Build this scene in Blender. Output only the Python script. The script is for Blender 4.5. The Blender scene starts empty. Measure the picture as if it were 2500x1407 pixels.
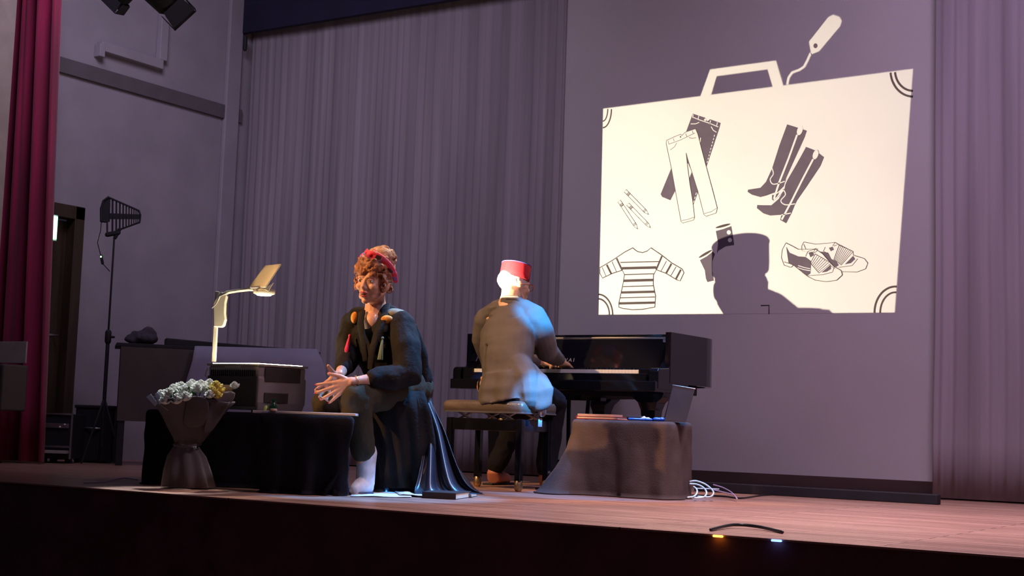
import bpy, bmesh, math, random
from mathutils import Vector, Matrix, noise
from mathutils.geometry import tessellate_polygon
random.seed(7)
V = Vector; PI = math.pi
S = bpy.context.scene; COL = S.collection

# ------------------------------------------------------------------ camera
FPX = 3500.0
YAW, TILT, ROLL = math.radians(32.6), math.atan(342/FPX), 0.034
CAM = V((0, 0, .34))
cd = bpy.data.cameras.new('camera'); cam = bpy.data.objects.new('camera', cd); COL.objects.link(cam)
CR = Matrix.Rotation(YAW, 3, 'Z') @ Matrix.Rotation(PI/2+TILT, 3, 'X') @ Matrix.Rotation(ROLL, 3, 'Z')
cam.matrix_world = Matrix.Translation(CAM) @ CR.to_4x4()
cd.sensor_width = 36; cd.lens = FPX/2500*36; cd.clip_start = .05; cd.clip_end = 200
S.camera = cam
S.view_settings.view_transform = 'Standard'; S.view_settings.look = 'None'
S.view_settings.gamma = 1; S.view_settings.exposure = 0; S.view_settings.use_curve_mapping = False
FW = V((-math.sin(YAW), math.cos(YAW), 0)); RT = V((math.cos(YAW), math.sin(YAW), 0)); UP = V((0, 0, 1))

def ray(px, py): return CR @ V(((px-1250)/FPX, -(py-703.5)/FPX, -1))
def W(px, py, d):
    r = ray(px, py); return CAM + r*(d/r.dot(FW))
def atY(px, py, Y):
    r = ray(px, py); return CAM + r*((Y-CAM.y)/r.y)
def atX(px, py, X):
    r = ray(px, py); return CAM + r*((X-CAM.x)/r.x)
def atZ(px, py, z=0):
    r = ray(px, py); return CAM + r*((z-CAM.z)/r.z)

# ------------------------------------------------------------------ world and lights
w = bpy.data.worlds.new('dark_hall'); S.world = w; w.use_nodes = True
w.node_tree.nodes['Background'].inputs[0].default_value = (.55, .45, .75, 1)
w.node_tree.nodes['Background'].inputs[1].default_value = .028

WALLY = 8.9
def lamp(name, kind, loc, tgt, energy, color, **k):
    l = bpy.data.lights.new(name, kind); o = bpy.data.objects.new(name, l); COL.objects.link(o)
    o.location = loc; o.rotation_euler = (V(tgt)-V(loc)).to_track_quat('-Z', 'Y').to_euler()
    l.energy = energy; l.color = color
    for a, b in k.items(): setattr(l, a, b)
    return o
# added violet fill standing for projector spill over the backdrop
lamp('house_wash', 'AREA', (-1.2, 5.4, 4.3), (-2.1, 8.9, .9), 52, (.82, .62, 1.0), size=1.2, spread=math.radians(120))
lamp('side_wash', 'AREA', (-6.2, 5.6, 4.2), (-8.0, 8.6, 1.6), 25, (.80, .68, 1.0), size=1.2, spread=math.radians(120))
# warm spot on the pianist, from high on the left of the hall
lamp('warm_spot', 'SPOT', (-6.0, 1.4, 5.4), (-4.46, 6.80, .72), 2300, (1.0, .60, .30), spot_size=math.radians(11.5), spot_blend=.35, shadow_soft_size=.05)
lamp('warm_spot_singer', 'SPOT', (-8.0, 1.4, 4.0), (-4.45, 5.38, .80), 2600, (1.0, .52, .22), spot_size=math.radians(9.5), spot_blend=.55, shadow_soft_size=.05)
# blue profile spots
lamp('blue_side_spot', 'SPOT', (-.4, 4.4, 3.9), (-4.185, 6.83, 1.0), 15000, (.004, .32, 1.0), spot_size=math.radians(3.0), spot_blend=.5, shadow_soft_size=.03)
lamp('blue_side_spot_low', 'SPOT', (-.4, 4.6, 3.9), (-4.09, 6.66, .52), 13000, (.04, .34, 1.0), spot_size=math.radians(2.4), spot_blend=.4, shadow_soft_size=.03)
lamp('blue_spot', 'SPOT', (-3.75, 7.7, 4.5), (-3.75, 6.85, .4), 1500, (.08, .36, 1.0), spot_size=math.radians(17), spot_blend=.5, shadow_soft_size=.04)
lamp('blue_spot_front', 'SPOT', (-3.2, 7.2, 4.5), (-4.12, 5.50, .1), 2600, (.08, .40, 1.0), spot_size=math.radians(14), spot_blend=.5, shadow_soft_size=.04)
lamp('white_top_spot', 'SPOT', (-3.9, 8.2, 4.4), (-4.38, 5.75, 1.15), 850, (1.0, .84, .74), spot_size=math.radians(9), spot_blend=.6, shadow_soft_size=.05)
lamp('white_flower_spot', 'SPOT', (-6.2, 6.6, 4.5), (-5.08, 4.98, .5), 1300, (.85, .93, 1.0), spot_size=math.radians(8), spot_blend=.6, shadow_soft_size=.05)
lamp('warm_projector_spot', 'SPOT', (-6.4, 1.6, 3.6), W(650, 680, 7.3), 900, (1.0, .62, .30), spot_size=math.radians(2.6), spot_blend=.5, shadow_soft_size=.03)  # added narrow fill, only brightens the projector's mirror flap
# added pinkish fill that brightens the right half of the boards
lamp('boards_light', 'AREA', (-1.8, 5.9, 4.5), (-2.1, 5.9, 0), 62, (.95, .74, .86), size=.6, spread=math.radians(72))

# ------------------------------------------------------------------ materials
def mat(name, col, rough=.6, metal=0, var=0, vscale=8, bump=0, bscale=60, spec=.5, emit=None, estr=0, sheen=0, col2=None, stretch=None):
    m = bpy.data.materials.new(name); m.use_nodes = True; nt = m.node_tree; N = nt.nodes; L = nt.links
    b = N['Principled BSDF']; b.inputs['Base Color'].default_value = (*col, 1)
    b.inputs['Roughness'].default_value = rough; b.inputs['Metallic'].default_value = metal
    b.inputs['Specular IOR Level'].default_value = spec
    if sheen: b.inputs['Sheen Weight'].default_value = sheen
    if emit: b.inputs['Emission Color'].default_value = (*emit, 1); b.inputs['Emission Strength'].default_value = estr
    tc = N.new('ShaderNodeTexCoord'); mp = N.new('ShaderNodeMapping'); L.new(tc.outputs['Object'], mp.inputs[0])
    if stretch: mp.inputs['Scale'].default_value = stretch
    n = N.new('ShaderNodeTexNoise'); n.inputs['Scale'].default_value = vscale; n.inputs['Detail'].default_value = 4
    L.new(mp.outputs[0], n.inputs['Vector'])
    r = N.new('ShaderNodeValToRGB'); v = var or .08
    c2 = col2 or tuple(c*(1-v) for c in col); c1 = col if col2 else tuple(min(1, c*(1+v)) for c in col)
    r.color_ramp.elements[0].color = (*c2, 1); r.color_ramp.elements[1].color = (*c1, 1)
    r.color_ramp.elements[0].position = .35; r.color_ramp.elements[1].position = .65
    L.new(n.outputs[0], r.inputs[0]); L.new(r.outputs[0], b.inputs['Base Color'])
    if bump:
        n2 = N.new('ShaderNodeTexNoise'); n2.inputs['Scale'].default_value = bscale; L.new(mp.outputs[0], n2.inputs['Vector'])
        bp = N.new('ShaderNodeBump'); bp.inputs['Strength'].default_value = bump; bp.inputs['Distance'].default_value = .01
        L.new(n2.outputs[0], bp.inputs['Height']); L.new(bp.outputs[0], b.inputs['Normal'])
    return m
K = dict(
 screen=mat('screen_cloth', (.50, .47, .46), .9, var=.03, vscale=1.2, bump=.06, bscale=220, spec=.1),
 ink=mat('slide_ink', (.085, .065, .085), .9, var=.06, vscale=9, spec=.1),
 line=mat('slide_line', (.06, .045, .045), .9, spec=.1),
 curtain=mat('grey_curtain', (.31, .27, .29), .95, var=.16, vscale=2.5, bump=.1, bscale=150, spec=.1, stretch=(3, 3, .12)),
 plaster=mat('plaster', (.36, .33, .36), .9, var=.06, vscale=3, bump=.12, bscale=90, spec=.2),
 plasterdark=mat('grey_band', (.13, .115, .125), .85, var=.08),
 floorwood=None,
 black=mat('matte_black', (.012, .010, .014), .7, var=.2),
 blackcloth=mat('black_cloth', (.008, .006, .009), .9, var=.2, bump=.25, bscale=140, spec=.2),
 brownblack=mat('brown_black_cloth', (.085, .060, .054), .85, var=.12, bump=.2, bscale=160, spec=.2),
 satin=mat('dark_satin', (.024, .022, .034), .36, var=.15),
 navy=mat('navy_border', (.012, .010, .035), .9, var=.2, vscale=3),
 red=mat('red_velvet', (.28, .004, .05), .8, var=.35, vscale=4, bump=.2, bscale=120, sheen=.3, stretch=(3, 3, .2)),
 lacquer=mat('black_lacquer', (.006, .006, .009), .08, spec=.6),
 leather=mat('black_leather', (.11, .078, .058), .32, var=.1, bump=.15, bscale=120),
 steel=mat('brushed_steel', (.55, .53, .52), .3, metal=.9),
 brass=mat('brass', (.45, .33, .18), .4, metal=1),
 ivory=mat('ivory_key', (.82, .78, .70), .3),
 gold=mat('gold_letter', (.9, .8, .6), .4, metal=.3),
 ohp=mat('cream_plastic', (.58, .52, .40), .45, var=.04),
 ohpgrey=mat('grey_plastic', (.40, .35, .33), .55, var=.06),
 ohpdark=mat('brown_grey_plastic', (.075, .058, .050), .5, var=.06),
 glow=mat('glass_stage', (.9, .9, .9), .3, emit=(1.0, .88, .62), estr=26),
 lens=mat('lens_glass', (.9, .9, .9), .05, emit=(1.0, .93, .75), estr=12),
 mirror=mat('mirror', (.85, .85, .85), .04, metal=1),
 skin=mat('skin', (.62, .33, .22), .5, var=.07, vscale=30, bump=.03, bscale=200),
 skin2=mat('pale_skin', (.75, .42, .24), .5, var=.07, vscale=30),
 lips=mat('lips', (.42, .05, .05), .4), eye=mat('eye', (.10, .06, .04), .25), eyew=mat('eye_white', (.75, .7, .65), .3),
 hair=mat('auburn_hair', (.42, .16, .06), .55, var=.45, vscale=40, bump=.4, bscale=90, col2=(.16, .05, .02)),
 hairblond=mat('blond_hair', (.55, .34, .20), .55, bump=.5, bscale=90, vscale=30, col2=(.30, .15, .08)),
 greyhair=mat('grey_hair', (.6, .56, .5), .7, bump=.3, bscale=120),
 scarf=None,
 pink=mat('pink_tassel', (.75, .03, .12), .7, var=.2, vscale=60), green=mat('green_tassel', (.16, .22, .13), .7, var=.2),
 orange=mat('orange_print', (.80, .30, .03), .7, var=.3, vscale=30),
 tealprint=mat('grey_print', (.22, .20, .13), .8, var=.3, vscale=30),
 coat=mat('black_crepe', (.008, .0065, .0065), .85, var=.5, vscale=7, bump=.3, bscale=60, spec=.25),
 trousers=mat('olive_black_trousers', (.040, .033, .020), .9, spec=.2, var=.15, vscale=12, bump=.2, bscale=120),
 boot=mat('white_boot', (.62, .60, .62), .5, var=.25, vscale=14), sole=mat('navy_sole', (.03, .05, .12), .5), bluesuede=mat('blue_suede', (.05, .10, .25), .7),
 jacket=mat('taupe_jacket', (.125, .100, .084), .8, var=.06, vscale=12, bump=.12, bscale=170, spec=.25),
 pants=mat('charcoal_trousers', (.010, .008, .010), .9, spec=.15, var=.2),
 shoe=mat('tan_shoe', (.45, .15, .09), .5),
 fez=mat('red_felt', (.62, .015, .025), .8, var=.12, vscale=40), fezblue=mat('violet_trim', (.10, .08, .30), .6),
 glasses=mat('red_frame', (.5, .12, .06), .3),
 wrap=mat('grey_wrapping', (.15, .12, .125), .9, var=.12, vscale=5, bump=.15, bscale=20),
 petal=mat('white_petal', (.82, .82, .74), .6, var=.12, vscale=40), yellow=mat('yellow_petal', (.80, .62, .12), .6, var=.2, vscale=40),
 leaf=mat('leaf', (.06, .13, .04), .5, var=.3, vscale=30), bluepaper=mat('pale_blue_ribbon', (.55, .65, .85), .45),
 kraft=mat('kraft_paper', (.50, .34, .16), .7),
 paper=mat('white_paper', (.80, .80, .82), .7), redcover=mat('red_cover', (.55, .03, .03), .5), cream=mat('cream_paper', (.75, .68, .55), .7),
 bookbrown=mat('grey_brown_cover', (.045, .033, .034), .85, spec=.2), bluepl=mat('blue_plastic', (.04, .18, .9), .3),
 bottle=mat('green_glass', (.01, .05, .025), .08), lime=mat('lime_jar', (.55, .7, .15), .4), rose=mat('rose_jar', (.8, .5, .4), .4),
 doorwood=mat('dark_door_wood', (.045, .026, .014), .5, var=.25, vscale=3, stretch=(6, 6, .6)),
 exitg=mat('exit_glow', (.3, .8, .5), .4, emit=(.35, 1.0, .55), estr=3.2), led=mat('green_led', (.1, .9, .2), .3, emit=(.2, 1, .25), estr=6),
 amber=mat('amber_led', (1, .5, .1), .3, emit=(1, .42, .05), estr=5), blueled=mat('blue_led', (.1, .3, 1), .3, emit=(.15, .3, 1), estr=4),
 cable=mat('cyan_white_cable', (.55, .75, .85), .4), cablek=mat('black_cable', (.01, .01, .012), .4), cablev=mat('violet_cable', (.5, .4, .65), .4),
 stone=mat('stage_front', (.16, .06, .06), .8, var=.25, vscale=5), dust=mat('dark_bag', (.05, .042, .06), .85, var=.15),
 greyblue=mat('grey_blue_cloth', (.26, .24, .32), .85, var=.1, vscale=3), label=mat('beige_notice', (.42, .36, .32), .7), beige=mat('beige_pier', (.42, .36, .30), .8),
 parcel=mat('clear_plastic', (.8, .72, .72), .2),
)
def wood_floor():
    m = bpy.data.materials.new('stage_boards'); m.use_nodes = True; nt = m.node_tree; N = nt.nodes; L = nt.links; b = N['Principled BSDF']
    tc = N.new('ShaderNodeTexCoord'); mp = N.new('ShaderNodeMapping'); L.new(tc.outputs['Object'], mp.inputs[0]); 
    br = N.new('ShaderNodeTexBrick'); L.new(mp.outputs[0], br.inputs[0]); br.inputs['Scale'].default_value = 1
    br.inputs['Brick Width'].default_value = 1.9; br.inputs['Row Height'].default_value = .085; br.inputs['Mortar Size'].default_value = .003
    br.inputs['Color1'].default_value = (.46, .26, .19, 1); br.inputs['Color2'].default_value = (.34, .18, .13, 1); br.inputs['Mortar'].default_value = (.04, .02, .02, 1)
    mp2 = N.new('ShaderNodeMapping'); mp2.inputs['Scale'].default_value = (.7, 14, 1); L.new(tc.outputs['Object'], mp2.inputs[0])
    n = N.new('ShaderNodeTexNoise'); n.inputs['Scale'].default_value = 4; n.inputs['Detail'].default_value = 6; L.new(mp2.outputs[0], n.inputs[0])
    mx = N.new('ShaderNodeMix'); mx.data_type = 'RGBA'; mx.blend_type = 'OVERLAY'; mx.inputs[0].default_value = .8
    L.new(br.outputs[0], mx.inputs[6]); L.new(n.outputs[0], mx.inputs[7]); L.new(mx.outputs[2], b.inputs['Base Color'])
    r = N.new('ShaderNodeMapRange'); L.new(n.outputs[0], r.inputs[0]); r.inputs[3].default_value = .25; r.inputs[4].default_value = .5; L.new(r.outputs[0], b.inputs['Roughness'])
    return m
K['floorwood'] = wood_floor()
def scarf_mat():
    m = mat('patterned_scarf', (.8, .05, .12), .6); nt = m.node_tree; N = nt.nodes; L = nt.links
    vo = N.new('ShaderNodeTexVoronoi'); vo.inputs['Scale'].default_value = 38
    tc = N.new('ShaderNodeTexCoord'); L.new(tc.outputs['Object'], vo.inputs[0])
    r = N.new('ShaderNodeValToRGB'); r.color_ramp.interpolation = 'CONSTANT'; e = r.color_ramp.elements
    e[0].color = (.85, .04, .10, 1); e[1].position = .75; e[1].color = (.25, .18, .6, 1)
    x = e.new(.45); x.color = (.75, .10, .20, 1); x = e.new(.62); x.color = (.75, .55, .5, 1); x = e.new(.88); x.color = (.05, .03, .05, 1)
    sp = N.new('ShaderNodeSeparateColor'); L.new(vo.outputs['Color'], sp.inputs[0]); L.new(sp.outputs[0], r.inputs[0])
    L.new(r.outputs[0], N['Principled BSDF'].inputs['Base Color']); return m
K['scarf'] = scarf_mat()

# ------------------------------------------------------------------ mesh helpers
def frame(z, x=None):
    z = V(z).normalized(); x = V(x) if x is not None else (V((1, 0, 0)) if abs(z.x) < .8 else V((0, 1, 0)))
    x = (x - z*x.dot(z)).normalized(); y = z.cross(x)
    return Matrix((x, y, z)).transposed()
class MB:
    def __init__(s): s.v = []; s.f = []
    def add(s, vs, fs):
        o = len(s.v); s.v += [V(p) for p in vs]; s.f += [[i+o for i in f] for f in fs]; return s
    def box(s, c, d, R=None, taper=(1, 1)):
        R = R or Matrix.Identity(3); c = V(c); vs = []
        for z in (-1, 1):
            t = taper if z > 0 else (1, 1)
            for x, y in ((-1, -1), (1, -1), (1, 1), (-1, 1)): vs.append(c + R @ V((x*d[0]/2*t[0], y*d[1]/2*t[1], z*d[2]/2)))
        return s.add(vs, [(3, 2, 1, 0), (4, 5, 6, 7), (0, 1, 5, 4), (1, 2, 6, 5), (2, 3, 7, 6), (3, 0, 4, 7)])
    def tube(s, pts, r, n=10, flat=None, side=None, closed=False, round_=True):
        """tube through pts; r number or list; flat: height/width ratio list with side = width direction"""
        pts = [V(p) for p in pts]; m = len(pts); rs = list(r) if hasattr(r, '__len__') else [r]*m
        fl = list(flat) if hasattr(flat, '__len__') else [flat or 1]*m
        P, Rr, Fl = list(pts), rs, fl
        if round_ and not closed:   # rounded ends
            a = (pts[0]-pts[1]).normalized(); b = (pts[-1]-pts[-2]).normalized()
            P = [pts[0]+a*rs[0]*.92*fl[0], pts[0]+a*rs[0]*.6*fl[0]] + P + [pts[-1]+b*rs[-1]*.6*fl[-1], pts[-1]+b*rs[-1]*.92*fl[-1]]
            Rr = [rs[0]*.38, rs[0]*.8] + rs + [rs[-1]*.8, rs[-1]*.38]; Fl = [fl[0]]*2+fl+[fl[-1]]*2
        M_ = len(P); vs = []; ref = V(side) if side is not None else None
        for i, p in enumerate(P):
            if closed: t = P[(i+1) % M_]-P[i-1]
            else: t = (P[min(i+1, M_-1)]-P[max(i-1, 0)])
            t = t.normalized() if t.length > 1e-9 else V((0, 0, 1))
            if ref is None: ref = V((0, 0, 1)) if abs(t.z) < .9 else V((1, 0, 0))
            x = (ref - t*ref.dot(t))
            if x.length < 1e-4: x = V((1, 0, 0)) - t*t.x
            x.normalize(); y = t.cross(x)
            if side is None: ref = x
            for k in range(n):
                a = 2*PI*k/n; vs.append(p + x*math.cos(a)*Rr[i] + y*math.sin(a)*Rr[i]*Fl[i])
        fs = [[i*n+k, i*n+(k+1) % n, (i+1)*n+(k+1) % n, (i+1)*n+k] for i in range(M_-1) for k in range(n)]
        if closed: fs += [[(M_-1)*n+k, (M_-1)*n+(k+1) % n, (k+1) % n, k] for k in range(n)]
        else: fs += [list(range(n))[::-1], [(M_-1)*n+k for k in range(n)]]
        return s.add(vs, fs)
    def ell(s, c, r, R=None, n=16, m=10):
        c = V(c); R = R or Matrix.Identity(3); r = r if hasattr(r, '__len__') else (r, r, r)
        vs = [c + R @ V((0, 0, -r[2]))]
        for i in range(1, m):
            t = -PI/2+PI*i/m
            for k in range(n):
                a = 2*PI*k/n; vs.append(c + R @ V((r[0]*math.cos(t)*math.cos(a), r[1]*math.cos(t)*math.sin(a), r[2]*math.sin(t))))
        vs.append(c + R @ V((0, 0, r[2]))); L_ = len(vs)-1
        fs = [[0, 1+(k+1) % n, 1+k] for k in range(n)]
        fs += [[1+i*n+k, 1+i*n+(k+1) % n, 1+(i+1)*n+(k+1) % n, 1+(i+1)*n+k] for i in range(m-2) for k in range(n)]
        fs += [[L_, 1+(m-2)*n+k, 1+(m-2)*n+(k+1) % n] for k in range(n)]
        return s.add(vs, fs)
    def lathe(s, prof, c=(0, 0, 0), R=None, n=24):
        R = R or Matrix.Identity(3); c = V(c)
        vs = [c + R @ V((r*math.cos(2*PI*k/n), r*math.sin(2*PI*k/n), z)) for r, z in prof for k in range(n)]
        fs = [[i*n+k, i*n+(k+1) % n, (i+1)*n+(k+1) % n, (i+1)*n+k] for i in range(len(prof)-1) for k in range(n)]
        fs += [list(range(n))[::-1], [(len(prof)-1)*n+k for k in range(n)]]
        return s.add(vs, fs)
    def prism(s, poly, h):
        """poly: 3D points (planar), extruded by vector h"""
        a = [V(p) for p in poly]; h = V(h); n = len(a)
        return s.add(a+[p+h for p in a], [list(range(n))[::-1], [n+i for i in range(n)]] + [[i, (i+1) % n, n+(i+1) % n, n+i] for i in range(n)])
    def grid(s, rows, closed=False):
        n = len(rows[0]); vs = [p for r in rows for p in r]
        fs = [[i*n+k, i*n+(k+1) % n, (i+1)*n+(k+1) % n, (i+1)*n+k] for i in range(len(rows)-1) for k in range(n if closed else n-1)]
        return s.add(vs, fs)
    def mesh(s, name):
        me = bpy.data.meshes.new(name); me.from_pydata([tuple(p) for p in s.v], [], s.f); me.update()
        bm = bmesh.new(); bm.from_mesh(me); bmesh.ops.recalc_face_normals(bm, faces=bm.faces)
        bm.to_mesh(me); bm.free(); return me
def link(name, me, m, parent=None, smooth=False, bevel=0, solid=0, sub=0, weld=False, angle=40):
    me.materials.clear(); me.materials.append(m)
    for p in me.polygons: p.use_smooth = bool(smooth)
    o = bpy.data.objects.new(name, me); COL.objects.link(o)
    if parent is not None:
        o.parent = parent; o.matrix_parent_inverse = wm(parent).inverted()
    else:
        vs = [v.co for v in me.vertices]; c = V(((min(v.x for v in vs)+max(v.x for v in vs))/2, (min(v.y for v in vs)+max(v.y for v in vs))/2, min(v.z for v in vs)))
        me.transform(Matrix.Translation(-c)); o.location = c
    if solid: md = o.modifiers.new('solid', 'SOLIDIFY'); md.thickness = solid; md.offset = 0
    if bevel: md = o.modifiers.new('bevel', 'BEVEL'); md.width = bevel; md.segments = 3; md.limit_method = 'ANGLE'
    if sub: md = o.modifiers.new('sub', 'SUBSURF'); md.levels = sub; md.render_levels = sub
    return o
_wm = {}
def wm(o):
    if o.name in _wm: return _wm[o.name]
    return Matrix.Translation(o.location) if o.parent is None else Matrix.Identity(4)
def build(mb, name, m, parent=None, **k): return link(name, mb.mesh(name), m, parent, **k)
def fuse(mb, name, m, parent=None, voxel=.008, it=4, disp=None, fac=.5):
    me = mb.mesh(name); t = bpy.data.objects.new('tmp', me); COL.objects.link(t)
    md = t.modifiers.new('r', 'REMESH'); md.mode = 'VOXEL'; md.voxel_size = voxel; md.use_smooth_shade = True
    if it: sm = t.modifiers.new('s', 'SMOOTH'); sm.iterations = it; sm.factor = fac
    dg = bpy.context.evaluated_depsgraph_get(); dg.update()
    out = bpy.data.meshes.new_from_object(t.evaluated_get(dg)); out.name = name
    bpy.data.objects.remove(t); bpy.data.meshes.remove(me)
    if disp:
        ns = [v.normal.copy() for v in out.vertices]
        for v, n in zip(out.vertices, ns): v.co += n*disp(v.co, n)
        out.update()
    return link(name, out, m, parent, smooth=True)
def tag(o, label=None, cat=None, group=None, kind=None):
    if label: o['label'] = label
    if cat: o['category'] = cat
    if group: o['group'] = group
    if kind: o['kind'] = kind
    return o
def thing(name, loc, label, cat, group=None):
    o = bpy.data.objects.new(name, None); o.location = loc; o.empty_display_size = .1; COL.objects.link(o)
    return tag(o, label, cat, group)
def struct(o, label=None): o['kind'] = 'structure'; return o if not label else tag(o, label)
def fbm(p, s, o=3):
    return sum(noise.noise(V(p)*s*(2**i))/(2**i) for i in range(o))

# ------------------------------------------------------------------ setting
EDGE = 4.6; LW = -8.4
struct(build(MB().box(((LW+3.5)/2, (EDGE+WALLY+.2)/2, -.004), (3.5-LW, WALLY+.2-EDGE, .008)), 'floor', K['floorwood'], bevel=.002))
struct(build(MB().box(((LW-1+3.5)/2-1, EDGE+.06, -.587), (13.5-2, .1, 1.156)), 'wall_front', K['stone']))
struct(build(MB().box((-3, 0, -1.2), (14, 9.4, .08)), 'floor_hall', K['stone']))
struct(build(MB().box(((LW+3.5)/2, WALLY+.13, 2.4), (3.5-LW, .1, 5)), 'wall_back', K['plaster']))
# left side wall with an opening for the door (Y from 5.9 to 7.25)
DY0, DY1, DZ = 6.1, atX(203, 540, LW).y, atX(205, 508, LW).z
wl = MB()
wl.box((LW-.06, (DY1+WALLY+.1)/2, 2.4), (.12, WALLY+.1-DY1, 5)); wl.box((LW-.06, (DY0+DY1)/2, (DZ+4.9)/2), (.12, DY1-DY0, 4.9-DZ)); wl.box((LW-.06, (EDGE+DY0)/2, 2.4), (.12, DY0-EDGE, 5))
struct(build(wl, 'wall_left', K['plaster']))
b0 = atX(147, 159, LW); b1 = atX(580, 284, LW)
struct(build(MB().box((LW+.012, (5.0+WALLY-.12)/2, (b0.z+b1.z)/2), (.03, WALLY-.12-5.0, .115)), 'trim_1', K['plasterdark'], bevel=.004))
# raised panel mouldings higher up
tr = MB(); a = atX(236, 122, LW); b = atX(388, 140, LW)
tr.box((LW+.03, (a.y+b.y)/2, (a.z+b.z)/2-.02), (.06, b.y-a.y, .075)); tr.box((LW+.02, a.y, a.z-.01), (.1, .05, .10))
tr.box((LW+.03, b.y, b.z+.25), (.05, .08, .56))
struct(build(tr, 'trim_2', K['plaster'], bevel=.006))
struct(build(MB().box((LW+.02, WALLY-.25, 2.4), (.04, .16, 4.9)), 'trim_3', K['plaster'], bevel=.01))
struct(build(MB().box(((LW+3.5)/2, 6.9, 4.85), (3.5-LW, 4.6, .1)), 'ceiling', K['navy']))
# door: casing, dark leaf
dr = thing('door_1', (LW, (DY0+DY1)/2, 0), None, None); struct(dr, 'dark brown wooden stage door in a brown casing on the left wall')
cs = MB(); cs.box((LW-.03, DY1-.045, DZ/2), (.1, .09, DZ)); cs.box((LW-.03, DY0+.045, DZ/2), (.1, .09, DZ)); cs.box((LW-.03, (DY0+DY1)/2, DZ-.05), (.1, DY1-DY0, .1))
build(cs, 'door_frame', K['doorwood'], dr, bevel=.006)
lf = MB().box((LW-.09, (DY0+DY1)/2, DZ/2-.05), (.04, DY1-DY0-.16, DZ-.12))
for z0, z1 in ((.2, .85), (.98, DZ-.3)): lf.box((LW-.065, (DY0+DY1)/2, (z0+z1)/2), (.02, DY1-DY0-.45, z1-z0))
build(lf, 'door_leaf', K['doorwood'], dr, bevel=.006)
build(MB().tube([(LW-.06, DY1-.16, .9), (LW-.01, DY1-.16, .9), (LW-.01, DY1-.26, .9)], .009), 'door_handle', K['steel'], dr, smooth=True)

# ------------------------------------------------------------------ curtains, screen
def pleats(name, x0, x1, y, z0, z1, amp, wl_, m, label, cat='curtain', jit=.35, parent=None, taper=0, seed=1):
    rnd = random.Random(seed); n = max(40, int((x1-x0)/wl_*14)); xs = [x0+(x1-x0)*i/n for i in range(n+1)]
    ph = 0; prof = []; amps = amp
    for i, x in enumerate(xs):
        ph += 2*PI*(x1-x0)/n/wl_*(1+jit*noise.noise(V((x*2.1, seed, 0)))*1.6)
        amps = amp*(.65+.6*noise.noise(V((x*1.3, seed+5, 0))))
        prof.append((x, math.sin(ph)*amps+.25*amps*math.sin(ph*2.3+1)))
    rows = []; Z = 14
    for j in range(Z+1):
        t = j/Z; z = z1+(z0-z1)*t
        rows.append([V((x+.02*noise.noise(V((x*3, z*.6, seed)))*t, y+d*(.55+.45*t)+.012*noise.noise(V((x*2, z*.9, seed+3))), z)) for x, d in prof])
    o = build(MB().grid(rows), name, m, parent, smooth=True, solid=.006)
    if label: tag(o, label, cat)
    return o
CX0, CX1 = atY(1372, 600, WALLY).x, atY(2300, 600, WALLY).x
CT = atY(870, 56, WALLY).z
pleats('stage_curtain', LW+.03, CX0, WALLY-.04, .01, CT+.3, .009, .075, K['curtain'], 'tall grey pleated curtain along the back of the stage, left of the picture', seed=2)
pleats('stage_curtain', CX1, CX1+2.6, WALLY-.16, .01, 4.7, .009, .09, K['curtain'], 'grey pleated curtain at the far right beyond the flat screen', seed=9)
scr = MB(); scr.box(((CX0+CX1)/2+.02, WALLY-.02, 2.45), (CX1-CX0+.12, .012, 4.7))
so = build(scr, 'projection_screen', K['screen']); tag(so, 'wide flat grey cloth screen hanging across the back of the stage', 'projection screen')
scy = WALLY-.026
# dark hem strip at the screen foot
q0, q1 = atZ(1704, 1203), atZ(2294, 1231); by = 7.98
x0, x1 = atY(1700, 1203, by).x, atY(2293, 1200, by).x
tag(build(MB().box(((x0+x1)/2, by, .028), (x1-x0, .07, .056)), 'floor_batten', K['black'], bevel=.006), 'long low black batten lying on the boards below the screen', 'batten')
# black border above the back curtain
bt = MB(); bx0 = atY(570, 90, WALLY-.16).x
bt.box(((bx0+CX1-.1)/2, WALLY-.16, CT+.60), (CX1-.1-bx0, .05, 1.2))
tag(build(bt, 'curtain_border', K['navy'], solid=0), 'dark navy cloth border hiding the top of the back curtain', 'curtain border')
tag(build(MB().tube([atY(598, 120, WALLY-.2), atY(598, 120, WALLY-.2)+V((0, 0, .1))], .018), 'hanging_weight', K['black'], smooth=True), 'small black weight hanging from the left end of the dark border', 'weight')
# red house curtain at the left, in front of the door
rc = []; RY = 6.35
nn = 90
for j in range(13):
    z = 4.6*(1-j/12)+.012; row = []
    XA, XB = atY(143, 0, RY), atY(104, 1130, RY); xr = XB.x+(XA.x-XB.x)*z/XA.z
    for i in range(nn+1):
        t = i/nn; x = -8.36+(xr+8.36)*t + 0
        row.append(V((x, RY+.05*math.sin(t*PI*7+.6)+.02*math.sin(t*PI*17+z*.4), z)))
    rc.append(row)
tag(build(MB().grid(rc), 'house_curtain', K['red'], smooth=True, solid=.01), 'deep red velvet house curtain hanging at the left edge of the stage', 'curtain')
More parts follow.
